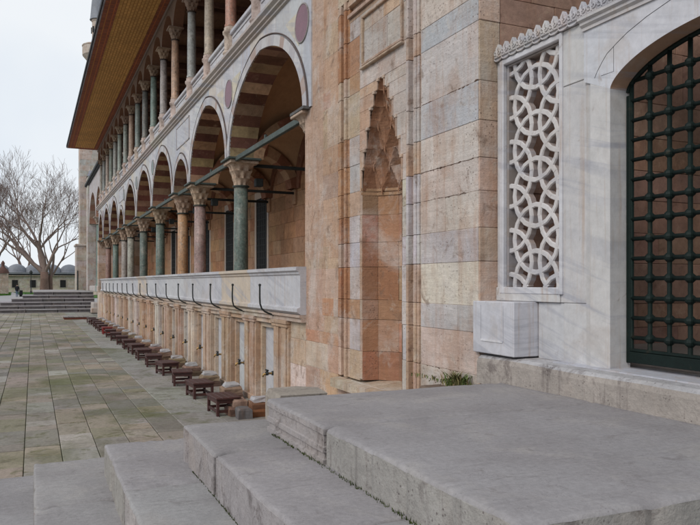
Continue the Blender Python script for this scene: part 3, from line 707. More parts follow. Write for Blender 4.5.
# ================================================================== ablution fountain
ft = thing('ablution_fountain', 'long stone washing fountain under marble parapet with a tap in every bay', 'fountain', (3.2, 23, 0))
XF = 3.205; NB = 17; P0 = 1.58
PIL = [(.52, .41, .33), (.48, .35, .26), (.54, .46, .40), (.43, .29, .20)]
def pilaster(y0, y1):
    mb = MB(); c = vary(random.choice(PIL), .08); L = y1-y0
    for (a, b, o) in ((0, .10, .02), (.10, .40, 0), (.40, .46, .025), (.46, .54, .04), (.54, .60, .025), (.60, .90, 0), (.90, 1, .02)):
        mb.box(XF+o, XF+.3, y0+L*a, y0+L*b, -1.87, -.62, vary(c, .06, .04), .003)
    mb.box(XF-.015, XF+.3, y0+.0, y1-.0, -.62, -.575, vary(c, .06), .006); mb.box(XF-.03, XF+.3, y0-.01, y1+.01, -.574, -.52, vary(c, .06), .006)
    mb.box(XF-.02, XF+.02, y0+.02, y1-.02, -1.87, -1.78, vary(c, .1), .006)
    return mb.build('pilaster', 'limestone', ft)
ops = [(10.0+P0*k, 10.92+P0*k) for k in range(NB)]
prev = 9.34
for k, (a, b) in enumerate(ops):
    pilaster(prev if k == 0 else prev, a); prev = b
pilaster(prev, prev+.66)
mb = MB(); wallx(mb, XF+.05, 8.74, 9.34, -1.87, -.42, [-1.5, -1.1, -.75], [TAN, PINK, CREAM], bw=(.5, .7)); mb.build('end_block', 'limestone', ft); mb = MB(); wallx(mb, XF+.03, prev+.66, 38.25, -1.87, -.42, [-1.5, -1.1, -.75], [TAN, PINK, CREAM])
mb.build('end_block', 'limestone', ft)
for k, (a, b) in enumerate(ops):
    mb = MB(); mb.box(XF+.17, XF+.3, a, b, -1.9, -.4, vary((.47, .465, .48), .08, .02))
    o = mb.build('back_panel', 'marble', ft)
    m2 = MB(); c = vary(random.choice(PIL), .07)
    m2.box(XF+.10, XF+.17, a, a+.07, -1.87, -.60, c, .004); m2.box(XF+.10, XF+.17, b-.07, b, -1.87, -.60, c, .004); m2.box(XF+.10, XF+.17, a+.07, b-.07, -.68, -.60, c, .004)
    m2.box(XF+.03, XF+.3, a, b, -.60, -.52, vary(c, .06), .006)
    m2.build('bay_frame', 'limestone', ft)
    m3 = MB(); yt = a+.36; zt = -1.37
    m3.tube([(XF+.18, yt, zt), (XF+.04, yt, zt), (XF-.02, yt, zt-.01), (XF-.035, yt, zt-.05)], [.018, .016, .015, .013], 10)
    tp = m3.build('tap', 'brass', ft)
    m4 = MB(); m4.lathe(XF+.155, yt, [(.05, zt-.03), (.055, zt-.0), (.05, zt+.03)], 12); m4.tube([(XF+.03, yt, zt), (XF+.03, yt, zt+.045)], .012, 8); m4.tube([(XF+.03, yt-.055, zt+.05), (XF+.03, yt+.055, zt+.05)], .014, 8)
    m4.tube([(XF+.05, yt, zt), (XF+.01, yt, zt)], .03, 10)
    m4.build('tap_handle', 'iron', tp)
# entablature below the marble and the parapet slabs
mb = MB(); y = 8.72
while y < 38.2:
    e = min(y+1.9, 38.25)
    mb.prof_y([(XF+.2, -.518), (XF-.01, -.518), (XF-.01, -.47), (XF-.04, -.455), (XF-.04, -.42), (XF+.2, -.42)], y+.002, e-.002, vary((.44, .36, .29), .12)); y = e
mb.build('entablature', 'limestone', ft)
y = 8.72; k = 0
while y < 38.2:
    L = (2.33, 1.9, 1.5, 2.1)[k % 4]; e = min(y+L, 38.25); mb = MB()
    c = vary((.49, .485, .50), .06, .015)
    if k in (1, 7): c = (.52, .43, .34)
    mb.prof_y([(XF+.2, -.418), (XF-.02, -.418), (XF-.075, -.38), (XF-.075, -.335), (XF-.03, -.315), (XF-.03, .10), (XF-.05, .12), (XF-.05, .145), (XF-.085, .165), (XF-.085, .205), (XF-.06, .214), (XF+.18, .214), (XF+.18, -.418)], y+.0015, e-.0015, c)
    mb.build('parapet_slab', 'marble', ft); y = e; k += 1
for k in range(NB):
    yh = 9.9+P0*k; mb = MB(); j = random.uniform(-.012, .012)
    mb.tube([(XF-.0, yh, -.47), (XF-.06, yh, -.45), (XF-.14, yh, -.415), (XF-.19, yh, -.37), (XF-.215+j, yh, -.30), (XF-.22+j, yh, -.2), (XF-.22+j*2, yh, -.03)], .013, 8)
    mb.lathe(XF-.22+j*2, yh, [(.013, -.05), (.02, -.035), (.02, -.02), (.008, -.01)], 8)
    mb.build('coat_hook', 'iron', ft)

# ================================================================== stools
ORD = ['nearest', 'second', 'third', 'fourth', 'fifth', 'sixth', 'seventh', 'eighth', 'ninth', 'tenth', 'eleventh', 'twelfth', 'thirteenth', 'fourteenth', 'fifteenth', 'sixteenth', 'last']
def make_stool(col, name='wooden_stool'):
    root = thing(name, '', 'stool', world=False)
    mb = MB(); W, D = .36, .56
    for k in range(4): mb.box(-W/2+W*k/4+.001, -W/2+W*(k+1)/4-.001, -D/2, D/2, .235, .26, vary(col, .06), .003)
    mb.build('seat', 'wood_stool', root, off=0)
    mb = MB()
    for s in (-1, 1): mb.box(-W/2+.03, W/2-.03, s*(D/2-.04)-.01, s*(D/2-.04)+.01, .175, .236, vary(col, .08), .002); mb.box(s*(W/2-.03)-.01, s*(W/2-.03)+.01, -D/2+.05, D/2-.05, .175, .236, vary(col, .08), .002)
    mb.build('apron', 'wood_stool', root, off=0)
    mb = MB()
    for s in (-1, 1): mb.box(-W/2+.03, W/2-.03, s*(D/2-.045)-.012, s*(D/2-.045)+.012, .045, .085, vary(col, .08), .002); mb.box(s*(W/2-.035)-.012, s*(W/2-.035)+.012, -D/2+.05, D/2-.05, .046, .084, vary(col, .08), .002)
    mb.build('stretcher', 'wood_stool', root, off=0)
    for sx in (-1, 1):
        for sy in (-1, 1):
            mb = MB(); x, y = sx*(W/2-.035), sy*(D/2-.045); mb.box(x-.02, x+.02, y-.02, y+.02, 0, .237, vary(col, .08), .003); mb.build('leg', 'wood_stool', root, off=0)
    return root
def clone(r):
    c = r.copy(); scene.collection.objects.link(c)
    for ch in r.children:
        d = ch.copy(); scene.collection.objects.link(d); d.parent = c
    return c
st0 = make_stool((.06, .021, .018)); rst = make_stool((.20, .016, .013))
first = True
for k in range(17):
    if k == 11: o = rst
    elif k == 0: o = st0
    else: o = clone(st0)
    o.location = (2.49+random.uniform(-.03, .03), 10.13+P0*k+random.uniform(-.09, .09), .002); o.rotation_euler = (0, 0, R(random.uniform(-8, 8)))
    o['group'] = 'low wooden stools in a row before the taps'
    o['label'] = ('bright red low stool, the only one of its colour in the row' if k == 11 else
                  'dark brown wooden stool nearest the stone steps, first of the row' if k == 0 else
                  'dark brown wooden stool at the far end of the row' if k == 16 else
                  'dark brown wooden stool, %s of the row counted from the stone steps' % ORD[k])
# footrest stones
for k in range(17):
    mb = MB(); yc = 9.74+P0*k; xc = 2.93; rnd = random.Random(k+40)
    def rough(x0, x1, y0, y1, z0, z1, c):
        p = []
        for z in (z0, z1-.03, z1):
            s = .0 if z < z1 else .025
            for (x, y) in ((x0+s, y0+s), ((x0+x1)/2, y0+s*.5), (x1-s, y0+s), (x1-s*.6, (y0+y1)/2), (x1-s, y1-s), ((x0+x1)/2, y1-s), (x0+s, y1-s), (x0+s*.5, (y0+y1)/2)):
                p.append((x+rnd.uniform(-.014, .014), y+rnd.uniform(-.014, .014), z+rnd.uniform(-.008, .008)))
        f = [tuple(range(16, 24))]+[(r*8+j, r*8+(j+1) % 8, (r+1)*8+(j+1) % 8, (r+1)*8+j) for r in range(2) for j in range(8)]
        mb.mesh(p, f, c)
    low = (.10, .06, .045) if k else (.16, .075, .035)
    rough(xc-.16, xc+.17, yc-.17, yc+.16, -G, -G+.10, vary(low, .2, .1)); rough(xc-.15, xc+.16, yc-.14, yc+.17, -G+.098, -G+.2, vary((.20, .10, .05) if k == 0 else (.24, .16, .11), .2, .1))
    if k == 0:
        rough(xc-.42, xc-.18, yc+.0, yc+.3, -G, -G+.13, (.14, .08, .06)); rough(xc-.36, xc-.17, yc-.24, yc-.02, -G, -G+.15, (.13, .12, .12)); rough(xc-.36, xc-.17, yc+.02, yc+.24, -G+.13, -G+.23, (.26, .17, .13))
    o = mb.build('footrest_stone', 'limestone_inner')
    m2 = MB(); mb = m2; rough(xc-.11, xc+.115, yc-.11, yc+.11, -G+.198, -G+.262, vary((.36, .345, .345), .12, .02)); m2.build('top_stone', 'marble', o)
    tag(o, ('heap of dark bricks and stones topped white, beside the stone steps' if k == 0 else 'white topped foot stone behind the %s stool from the steps' % (ORD[k] if k < 16 else 'farthest')), 'foot stone', 'white topped foot stones below the taps')

# ================================================================== marble screen wall with lattice and gate
XG = 3.43
sw = thing('marble_gateway', 'white marble gateway wall with lattice window, palmette crest and green iron gate', 'gateway', (XG, 2.6, 0))
ZB = -.56
LA, LB, LZ0, LZ1 = 4.019, 4.677, -.034, 1.733
mb = MB()
mw = lambda a, b, z0, z1, X=XG, c=None, T=.14: mb.box(X, XG+T, a, b, z0, z1, vary(c or MARB, .035, .01), .004)
mw(LB, 4.775, -.14, 1.78); mw(LA, LB, LZ1, 1.78); mw(LA, 4.775, -.14, LZ0, XG-.012)
mw(4.28, 4.775, ZB, -.142, XG+.05)
mw(3.99, 4.277, ZB, -.142, XG+.012, (.50, .49, .50))
mw(3.62, 3.987, ZB, -.142, XG+.0)
mw(3.62, 4.017, -.14, 1.385, XG, (.50, .48, .48)); mw(3.62, 4.017, 1.388, 1.78, XG-.002)
mb.build('wall_slab', 'marble', sw)
mb = MB()    # moulded frame of the lattice opening
for (a, b, z0, z1) in ((LB-.002, LB+.05, LZ0-.05, LZ1+.045), (LA-.03, LA+.002, LZ0-.05, LZ1+.045), (LA+.002, LB-.002, LZ1-.002, LZ1+.045), (LA+.002, LB-.002, LZ0-.05, LZ0+.002)):
    mb.box(XG-.018, XG+.02, a, b, z0, z1, (.55, .54, .56), .006)
for (a, b, z0, z1) in ((LB-.022, LB-.002, LZ0, LZ1), (LA+.002, LA+.016, LZ0, LZ1), (LA+.016, LB-.022, LZ1-.018, LZ1-.002)):
    mb.box(XG+.02, XG+.11, a, b, z0, z1, (.26, .22, .20), .003)  # dark lining colour stands in for the shaded gap around the lattice
mb.build('lattice_frame', 'marble', sw)
# lattice of interlaced twelve-sided rings
d_, RR = .35, .255
segs = set()
def clip(p, q):
    (y0, z0), (y1, z1) = p, q; t0, t1 = 0.0, 1.0
    for (pp, dd, lo, hi) in ((y0, y1-y0, LA+.005, LB-.012), (z0, z1-z0, LZ0+.002, LZ1-.005)):
        if abs(dd) < 1e-9:
            if pp < lo or pp > hi: return None
            continue
        a, b = (lo-pp)/dd, (hi-pp)/dd
        if a > b: a, b = b, a
        t0, t1 = max(t0, a), min(t1, b)
    if t0 >= t1: return None
    return (y0+(y1-y0)*t0, z0+(z1-z0)*t0), (y0+(y1-y0)*t1, z0+(z1-z0)*t1)
mb = MB(); CYL = 4.342; dx = d_*.866
for ci in (-2, -1, 0, 1, 2):
    for k in range(-3, 9):
        zc = .686-.35*1+k*.35+(.175 if ci % 2 else 0); yc = CYL+ci*dx*1.0
        Vt = [(yc+RR*(1.0 if j % 2 else 1.008)*math.cos(R(15*j)), zc+RR*(1.0 if j % 2 else 1.008)*math.sin(R(15*j))) for j in range(24)]
        for j in range(24):
            r = clip(Vt[j], Vt[(j+1) % 24])
            if not r: continue
            (y0, z0), (y1, z1) = r; L = math.hypot(y1-y0, z1-z0)
            if L < .004: continue
            uy, uz = (y1-y0)/L, (z1-z0)/L; ex = .004; y0 -= uy*ex; z0 -= uz*ex; y1 += uy*ex; z1 += uz*ex
            ny, nz_ = -uz, uy; W = .0205; F = .014; xj = random.uniform(-.0015, .0015)
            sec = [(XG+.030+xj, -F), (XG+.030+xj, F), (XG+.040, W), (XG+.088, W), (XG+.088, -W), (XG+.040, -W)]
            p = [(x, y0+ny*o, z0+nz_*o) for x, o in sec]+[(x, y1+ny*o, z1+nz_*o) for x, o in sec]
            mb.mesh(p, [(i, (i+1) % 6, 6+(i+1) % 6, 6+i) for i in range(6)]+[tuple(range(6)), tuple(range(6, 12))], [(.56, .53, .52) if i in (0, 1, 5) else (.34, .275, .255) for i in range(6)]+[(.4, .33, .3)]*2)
mb.build('lattice', 'marble', sw)
# crest of palmettes
mb = MB(); mb.box(XG-.02, XG+.28, .3, 4.775, 1.782, 1.806, (.52, .51, .53), .004); y = 4.775
sp = .0955; k = 0
leaf = [(-.5, 0), (.5, 0), (.5, .22), (.44, .32), (.47, .42), (.44, .54), (.34, .62), (.24, .62), (.20, .72), (.12, .86), (0, 1.05), (-.12, .86), (-.20, .72), (-.24, .62), (-.34, .62), (-.44, .54), (-.47, .42), (-.44, .32), (-.5, .22)]
while 4.72-k*sp > .3:
    yc = 4.728-k*sp; H = .104
    p = [(y_*sp, z_*H) for y_, z_ in leaf]; n = len(p)
    fr = [(XG-.034, yc+a*.86, 1.803+b*.93+.003) for a, b in p]; mid = [(XG-.022, yc+a, 1.802+b) for a, b in p]; bk = [(XG+.004, yc+a, 1.802+b) for a, b in p]
    c = vary((.44, .42, .42), .08)
    mb.mesh(fr+mid+bk, [tuple(range(n)), tuple(range(2*n, 3*n))]+[(i, (i+1) % n, n+(i+1) % n, n+i) for i in range(n)]+[(n+i, n+(i+1) % n, 2*n+(i+1) % n, 2*n+i) for i in range(n)], c)
    for q in (-1, 1): mb.tube([(XG-.036, yc+q*(.024-.013*math.cos(t*.8)), 1.840+.015*math.sin(t*.8)) for t in range(8)], .0065, 6, c)
    mb.tube([(XG-.034, yc, 1.815), (XG-.041, yc, 1.865), (XG-.03, yc, 1.902)], [.007, .010, .003], 6, c)
    mb.tube([(XG-.026, yc+sp*.5*math.cos(math.pi*t/8), 1.80-.022*math.sin(math.pi*t/8)) for t in range(9)], .007, 6, c)
    k += 1
mb.build('palmette_crest', 'marble', sw)
# moulding and portal around the gate
GA, GB = 3.521, 1.70; SPZ = 1.256; GC = (GA+GB)/2; GH = (GA-GB)/2
mb = MB()
XQ = XG-.022
def arch2(s): return SPZ+.245*(1-abs(s)**2.3)**.62
# jambs with chamfer
for (ya, yb, sg) in ((GA, 3.62, 1), (1.55, GB, -1)):
    c = (.52, .50, .49)
    if sg > 0:
        pp = [(GA, ZB), (3.70, ZB), (3.70, 1.333), (GA, SPZ)]
        mb.mesh([(XQ, y, z) for y, z in pp]+[(XG+.15, y, z) for y, z in pp], [(0, 1, 2, 3), (4, 5, 6, 7)]+[(i, (i+1) % 4, 4+(i+1) % 4, 4+i) for i in range(4)], c)
    else: mb.box(XQ, XG+.15, ya, yb, ZB, SPZ, c, .003)
for (a, b, X) in ((3.703, 3.755, XG-.010),): mb.box(X, XG+.1, a, b, ZB, 1.34, (.46, .44, .43), .004)
# spandrel slab above gate with arch opening
N = 40; pr = [(GC+GH*math.cos(math.pi*k/N), arch2(math.cos(math.pi*k/N))) for k in range(N+1)]
for k in range(N):
    (y0, z0), (y1, z1) = pr[k], pr[k+1]
    mb.face([(XQ, y0, z0), (XQ, y1, z1), (XQ, y1, 1.70), (XQ, y0, 1.70)], (.54, .53, .56))
    mb.face([(XQ, y0, z0), (XQ, y1, z1), (XG+.15, y1, z1-.0), (XG+.15, y0, z0)], (.40, .25, .17))
    mb.face([(XG+.15, y0, z0), (XG+.15, y1, z1), (XG+.15, y1, 1.70), (XG+.15, y0, 1.70)], (.2, .15, .12))
mb.face([(XQ, GA, SPZ), (XQ, 3.76, 1.36), (XQ, 3.76, 1.70), (XQ, GA, 1.70)], (.53, .53, .56))
mb.face([(XQ, GA, SPZ), (XQ, 3.76, 1.36), (XG+.1, 3.76, 1.36), (XG+.1, GA, SPZ)], (.4, .35, .33))
mb.face([(XQ, 3.76, 1.36), (XQ, 3.76, 1.70), (XG+.02, 3.76, 1.70), (XG+.02, 3.76, 1.36)], (.4, .35, .33))
mb.box(XQ, XG+.3, 1.55-.01, GB, 1.25, 1.70, (.53, .52, .54))
mb.build('portal_slab', 'marble', sw)
mb = MB(); pf = [(XG+.1, 1.70), (XQ-.012, 1.70), (XQ-.012, 1.72), (XQ-.03, 1.735), (XQ-.03, 1.752), (XQ-.05, 1.765), (XQ-.05, 1.784), (XG+.1, 1.784)]
mb.prof_y(pf, 1.2, 3.77, (.50, .47, .46)); mb.build('portal_cornice', 'marble', sw)
mb = MB(); pts = []          # incised line of the voussoir ring
jp = [(3.66, 1.36), (3.634, 1.40), (3.59, 1.45), (3.549, 1.49), (3.46, 1.535), (3.375, 1.573), (3.22, 1.62), (3.053, 1.655), (2.9, 1.68), (2.75, 1.69)]
mb.tube([(XQ-.0005, y, z) for y, z in jp], .0018, 5, (.10, .10, .13)); mb.tube([(XQ-.0005, 3.6, 1.36), (XQ-.0005, 3.49, 1.36), (XQ-.0005, 3.49, 1.52)], .0015, 4); mb.build('arch_joint', 'iron', sw)
mb = MB(); wallx(mb, XG-.0, .2, 1.54, ZB-.2, 1.78, [-.1, .4, .9, 1.4], [MARB, (.5, .49, .5)], .3); mb.build('far_jamb_wall', 'marble', sw)
# gate
gt = MB(); XGT = 3.56
gb_ = [3.488-.151*k for k in range(13)]; gz = [1.31-.128*k for k in range(15)]
for y in gb_[0:]:
    s = (y-GC)/GH
    if abs(s) >= .98: continue
    gt.tube([(XGT, y, -.46), (XGT, y, min(1.62, arch2(s)+.0))], .0145, 8)
for z in gz[:-1]:
    ylim = [y for y in [GA-.01*i for i in range(182)] if arch2((y-GC)/GH if abs((y-GC)/GH) < 1 else .999) > z]
    if not ylim: continue
    gt.tube([(XGT, min(ylim), z), (XGT, max(ylim), z)], .0135, 8)
gn = gt
for y in gb_[1:]:
    for z in gz[:-1]:
        s = (y-GC)/GH
        if abs(s) < .97 and z < arch2(s)-.03:
            r = .033; gn.lathe(XGT, y, [(.011, z-r), (r*.9, z-r*.45), (r, z), (r*.9, z+r*.45), (.011, z+r)], 8, smooth=False)
gt.tube([(XGT, y, z-.012) for y, z in pr], .016, 8); gn.build('gate_grille', 'green_iron', sw)
gf = MB(); gf.box(XGT-.02, XGT+.02, GA-.035, GA-.003, -.52, 1.22, b=.004); gf.box(XGT-.02, XGT+.02, GB+.003, GB+.035, -.52, 1.22, b=.004)
gf.box(XGT-.03, XGT+.02, GB+.035, GA-.035, -.515, -.445, b=.004); gf.box(XGT-.022, XGT+.018, GB+.035, GA-.035, -.443, -.425, b=.003); gf.build('gate_frame', 'green_iron', sw)
# passage behind
mb = MB(); mb.box(XG+.2, 9, -.5, 4.775, -.66, -.545, (.24, .20, .17), .0); mb.build('passage_floor', 'slab', sw)
mb = MB(); mb.box(4.2, 9, -.5, 4.5, 2.2, 2.35, (.02, .017, .015)); mb.build('passage_roof', 'dark_wood', sw)
mb = MB(); mb.box(9.0, 9.2, -1, 4.78, -.66, 1.77, (.3, .22, .17)); mb.build('passage_end_wall', 'plaster', sw)
# sill step
mb = MB(); xs0 = 3.215
N = 60; rows = []
for k in range(N+1):
    y = 4.75-(4.75+.2)*k/N; wob = .012*noise.noise(Vector((y*1.7, 3, 0)))+.006*noise.noise(Vector((y*6, 1, 0))); hh = .012*noise.noise(Vector((y*1.3, 8, 2)))-.006
    rows.append([(xs0+wob, y, -.79), (xs0+wob+.004, y, ZB-.055+hh), (xs0+wob+.015, y, ZB-.022+hh), (xs0+wob+.045, y, ZB-.005+hh*.6), (xs0+.12, y, ZB+hh*.3), (xs0+.5, y, ZB+.002)])
for k in range(N):
    for j in range(5):
        c = (.33, .29, .26) if j < 2 else (.40, .385, .39)
        mb.face([rows[k][j], rows[k][j+1], rows[k+1][j+1], rows[k+1][j]], c, True)
mb.face(rows[0], (.40, .34, .29))
mb.build('threshold_step', 'step_side', sw)
mb = MB(); mb.box(xs0+.13, XGT+.5, .0, 4.0, ZB-.01, ZB+.006, (.45, .45, .49)); mb.build('threshold_slab', 'marble', sw)
# marble block beside the gate wall
mb = MB(); mb.box(3.222, XG+.045, 4.285, 4.815, -.548, -.142, (.52, .51, .54), .006)
mb.box(3.2165, 3.223, 4.42, 4.70, -.452, -.438, (.62, .61, .63))
for q in ((4.70, 4.706, -.45, -.17), (4.41, 4.416, -.45, -.17)): mb.box(3.2195, 3.2215, *q, (.45, .45, .48))
tag(mb.build('marble_block', 'marble'), 'pale marble block with incised rectangle under the lattice window', 'stone block')

# weeds by the corner
mb = MB()
for k in range(420):
    a = random.uniform(0, 6.3); far_ = k > 300; x = 3.16+random.gauss(0, .035); y = (4.95+random.gauss(0, .07)) if not far_ else random.uniform(4.5, 5.7); h = random.uniform(.02, .125) if not far_ else random.uniform(.01, .05); z = -.845
    d = Vector((math.cos(a), math.sin(a), 0)); w_ = random.uniform(.002, .007); s = Vector((-d.y, d.x, 0))
    p0 = Vector((x, y, z)); p1 = p0+d*h*.3+Vector((0, 0, h*.7)); p2 = p0+d*h*.8+Vector((0, 0, h))
    c = vary((.085, .11, .03) if random.random() < .6 else (.19, .15, .07), .3, .1)
    mb.face([p0-s*w_*.5, p1-s*w_, p2, p1+s*w_, p0+s*w_*.5], c)
mb.box(2.9, 3.24, 4.5, 5.3, -1.25, -.86, (.14, .10, .075), .08)
tag(mb.build('weed_clump', 'weed'), 'small clump of green weeds at the foot of the pale pier', 'weeds')
mb = MB()
for k in range(420):
    t = random.uniform(0, 1); y = 1.9+t*2.4; x = 1.376+random.gauss(0, .006); h = random.uniform(.008, .024); a = random.uniform(0, 6.3)
    mb.face([(x, y, -.957), (x+.006*math.cos(a), y+.006*math.sin(a), -.957+h), (x+.008, y+.004, -.957)], vary((.09, .12, .03), .3))
    if k % 2: y = 1.6+t*2.9; x = .916; mb.face([(x, y, -1.192), (x+.006*math.cos(a), y+.006*math.sin(a), -1.192+h), (x+.008, y+.004, -1.192)], vary((.08, .10, .03), .3))
o = mb.build('moss_in_joints', 'weed'); o['kind'] = 'stuff'

# ================================================================== far staircase, portico and tower
fs = thing('far_staircase', 'flight of six grey steps rising to the terrace at the far end', 'staircase', (1, 49, 0))
for k in range(6):
    mb = MB(); mr_ = MB(); zt = -1.87+.216*(k+1); y0 = 49.0+.45*k; x0 = -3.2+.64*k; x = x0
    while x < 3.75:
        e = min(x+random.uniform(1.1, 1.9), 3.75)
        if 3.75-e < .5: e = 3.75
        mb.box(x+.004, e-.004, y0-.02, 54 if k < 5 else 66, zt-.06, zt, vary((.34, .32, .32), .09), .012); mr_.box(x+.03, e-.004, y0+.03, 54, zt-.216, zt-.061, vary((.13, .115, .115), .15), .004); x = e  # riser colour kept dark to paint in shade contrast against the treads
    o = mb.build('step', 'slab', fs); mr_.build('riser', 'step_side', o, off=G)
mb = MB(); mb.box(3.45, 4.2, 47.6, 49.4, -1.87, -1.25, (.44, .40, .37), .03); mb.box(3.3, 3.9, 46.8, 47.58, -1.87, -1.55, (.40, .33, .28), .03); mb.build('end_plinth', 'limestone', fs)

pt = thing('side_portico', 'pale portico with green columns above the far steps', 'portico', (4, 55, 0))
XPt = 4.0
PYS = [48.3, 52.6, 58.9]
for (a, b) in zip(PYS[:-1], PYS[1:]):
    mb = MB(); ya, yb = a+.2, b-.2; N = 24; rise = 2.1 if b-a > 5 else 1.9; P = arch_pts(ya, yb, rise, N, 4.6)
    for k in range(N): mb.face([(XPt, *P[k]), (XPt, *P[k+1]), (XPt, P[k+1][0], 7.6), (XPt, P[k][0], 7.6)], (.43, .41, .42)); mb.face([(XPt, *P[k]), (XPt, *P[k+1]), (XPt+.5, *P[k+1]), (XPt+.5, *P[k])], (.38, .2, .14) if (k//2) % 2 else (.45, .35, .27))
    for (p, q) in ((a, ya), (yb, b)): mb.face([(XPt, p, 4.6), (XPt, q, 4.6), (XPt, q, 7.6), (XPt, p, 7.6)], (.43, .41, .42))
    mb.build('portico_arch', 'limestone', pt)
for Y, c in ((52.6, (.12, .18, .15)), (48.6, (.30, .25, .22))):
    mb = MB(); mb.lathe(XPt+.25, Y, [(.28, -.6), (.28, -.1), (.22, -.05), (.2, 4.1)], 18, c); o = mb.build('portico_column', 'column_stone', pt)
    mk = MB(); capital(mk, XPt+.25, Y, 4.1, .5, .2, .36, (.40, .33, .27), (.06, .06, .05), 32); mk.build('capital', 'capital_stone', o)
mb = MB(); wallx(mb, 3.9, 58.9, 60.6, -.6, 8.3, PC, [(.45, .42, .40), (.42, .38, .35)], .6); mb.build('portico_pier', 'limestone', pt)
mb = MB(); mb.box(XPt+.02, XPt+.4, 48.4, 58.9, -.6, -.2, (.45, .42, .40), .02); mb.box(XPt+2.5, XPt+2.7, 46, 61, -.6, 7.6, (.26, .18, .13)); mb.box(XPt+.4, XPt+2.5, 46, 61, 7.3, 7.5, (.2, .13, .1)); mb.build('portico_wall', 'limestone', pt)
mb = MB(); mb.box(XPt-.12, XPt+.5, 48.0, 60.8, 7.62, 7.74); mb.box(XPt-.22, XPt-.1, 48.0, 60.9, 7.7, 7.86); mb.face([(XPt-.2, 48, 7.86), (XPt-.2, 60.9, 7.86), (XPt+3.4, 60.9, 8.5), (XPt+3.4, 48, 8.5)]); mb.build('portico_eave', 'iron', pt)

tw = thing('corner_tower', 'tall pale ashlar buttress tower behind the far portico', 'tower', (6, 62, 0))
mb = MB(); TC = [-1.87+.46*k for k in range(0, 40)]
wally(mb, 62.0, 3.5, 11.5, -.6, 14.5, TC, [(.44, .39, .34), (.42, .36, .30), (.45, .41, .38), (.43, .35, .29)], 2.0, bw=(.7, 1.4)); mb.build('tower_wall', 'limestone', tw)
mb = MB(); wally(mb, 61.75, 3.22, 4.0, -.6, 3.0, TC, [(.44, .38, .32), (.45, .40, .36)], 2.3, bw=(.5, .9)); mb.box(3.12, 4.05, 61.65, 64, 3.0, 3.18, (.46, .42, .38), .04); mb.build('tower_plinth', 'limestone', tw)
mb = MB(); mb.box(4.05, 4.9, 60.9, 62, -.6, 8.6, (.43, .38, .34)); mb.mesh([(3.98, 60.8, 8.6), (5.0, 60.8, 8.6), (5.0, 62, 8.6), (3.98, 62, 8.6), (4.2, 61.5, 9.15), (4.8, 61.5, 9.15), (4.8, 62, 9.15), (4.2, 62, 9.15)], [(0, 1, 5, 4), (0, 4, 7, 3), (1, 2, 6, 5), (4, 5, 6, 7)], (.2, .22, .27)); mb.build('capped_buttress', 'limestone', tw)
mb = MB(); mb.tube([(3.3, 61.5, -.6), (3.3, 61.5, 1.0)], .06, 6); tag(mb.build('iron_post', 'iron'), 'thin black post standing at the foot of the far tower', 'post')

# minaret
mn = thing('minaret', 'slender stone minaret with balcony and lead cone above the eaves', 'minaret', (9.2, 116, 0))
mb = MB(); X_, Y_ = 9.2, 115.5
cS = (.47, .40, .34)
mb.lathe(X_, Y_, [(1.15, -1.8), (1.15, 30), (1.15, 32.6), (.95, 36.6), (.95, 39.9), (1.05, 40.0), (1.05, 40.3)], 16, cS, smooth=False); mb.build('shaft', 'limestone', mn)
mb = MB(); mb.lathe(X_, Y_, [(1.16, 32.6), (1.35, 33.1), (1.30, 33.2), (1.7, 33.8), (1.65, 33.9), (2.25, 34.6), (2.35, 34.7), (2.35, 36.0), (2.42, 36.05), (2.42, 36.2), (1.0, 36.25)], 16, cS, smooth=False); mb.build('balcony', 'limestone', mn)
mb = MB()
for k in range(16):
    a = 2*math.pi*(k+.5)/16
    if k % 2: mb = MB(); mb.box(X_+.98*math.cos(a)-.12, X_+.98*math.cos(a)+.12, Y_+.98*math.sin(a)-.12, Y_+.98*math.sin(a)+.12, 38.2, 39.1, (.05, .09, .12), .02); mb.build('slit_window', 'dark_glass', mn)
mb = MB(); mb.lathe(X_, Y_, [(1.3, 40.25), (1.22, 40.5), (1.0, 43), (.12, 50.5), (.1, 52)], 16); mb.build('cone_cap', 'lead', mn)

# pallet on the yard
mb = MB(); x0, y0 = .35, 37.3
pl = thing('wooden_pallet', 'low reddish board platform lying on the yard before the far steps', 'pallet', (1.1, 38.6, 0))
mb = MB(); px_, py_ = 1.55, 39.2
for k in range(5): mb.box(px_-.1+k*.24, px_+.12+k*.24, 39.0, 40.3, -1.76, -1.72, vary((.28, .26, .25), .1), .006)
mb.build('deck_board', 'dark_wood', pl)
mb = MB()
for k in range(3): mb.box(px_-.1, px_+1.08, 39.02+k*.58, 39.1+k*.58, -1.868, -1.762, (.15, .05, .035), .004)
mb.build('bearer', 'dark_wood', pl)

def far(px, d):          # bearing (in photo columns) and distance along the view axis -> ground position
    u = (px-350)*d/712; return u*math.cos(R(24))+d*math.sin(R(24)), d*math.cos(R(24))-u*math.sin(R(24))
# ================================================================== lawn, wall with domes, trees, lamp, people
mb = MB()
rnd = random.Random(3)
P3 = lambda px, d: (*far(px, d), -G+.03)
mb.face([P3(24, 96), P3(60, 88), P3(110, 88), P3(110, 150), P3(13, 149)]); mb.face([P3(-60, 93), P3(-30, 93), P3(11, 108), P3(11.5, 150), P3(-150, 150)])
for (p0, p1, d0, d1, n) in ((25, 60, 97, 118, 1500), (-20, 10, 108, 125, 1200)):
    for k in range(n):
        x, y = far(rnd.uniform(p0, p1), rnd.uniform(d0, d1)); h = rnd.uniform(.05, .16); a = rnd.uniform(0, 3.1); mb.face([(x-.1*math.cos(a), y-.1*math.sin(a), -G+.03), (x+.1*math.cos(a), y+.1*math.sin(a), -G+.03), (x, y, -G+.03+h)])
o = mb.build('lawn_grass', 'grass'); o['kind'] = 'stuff'

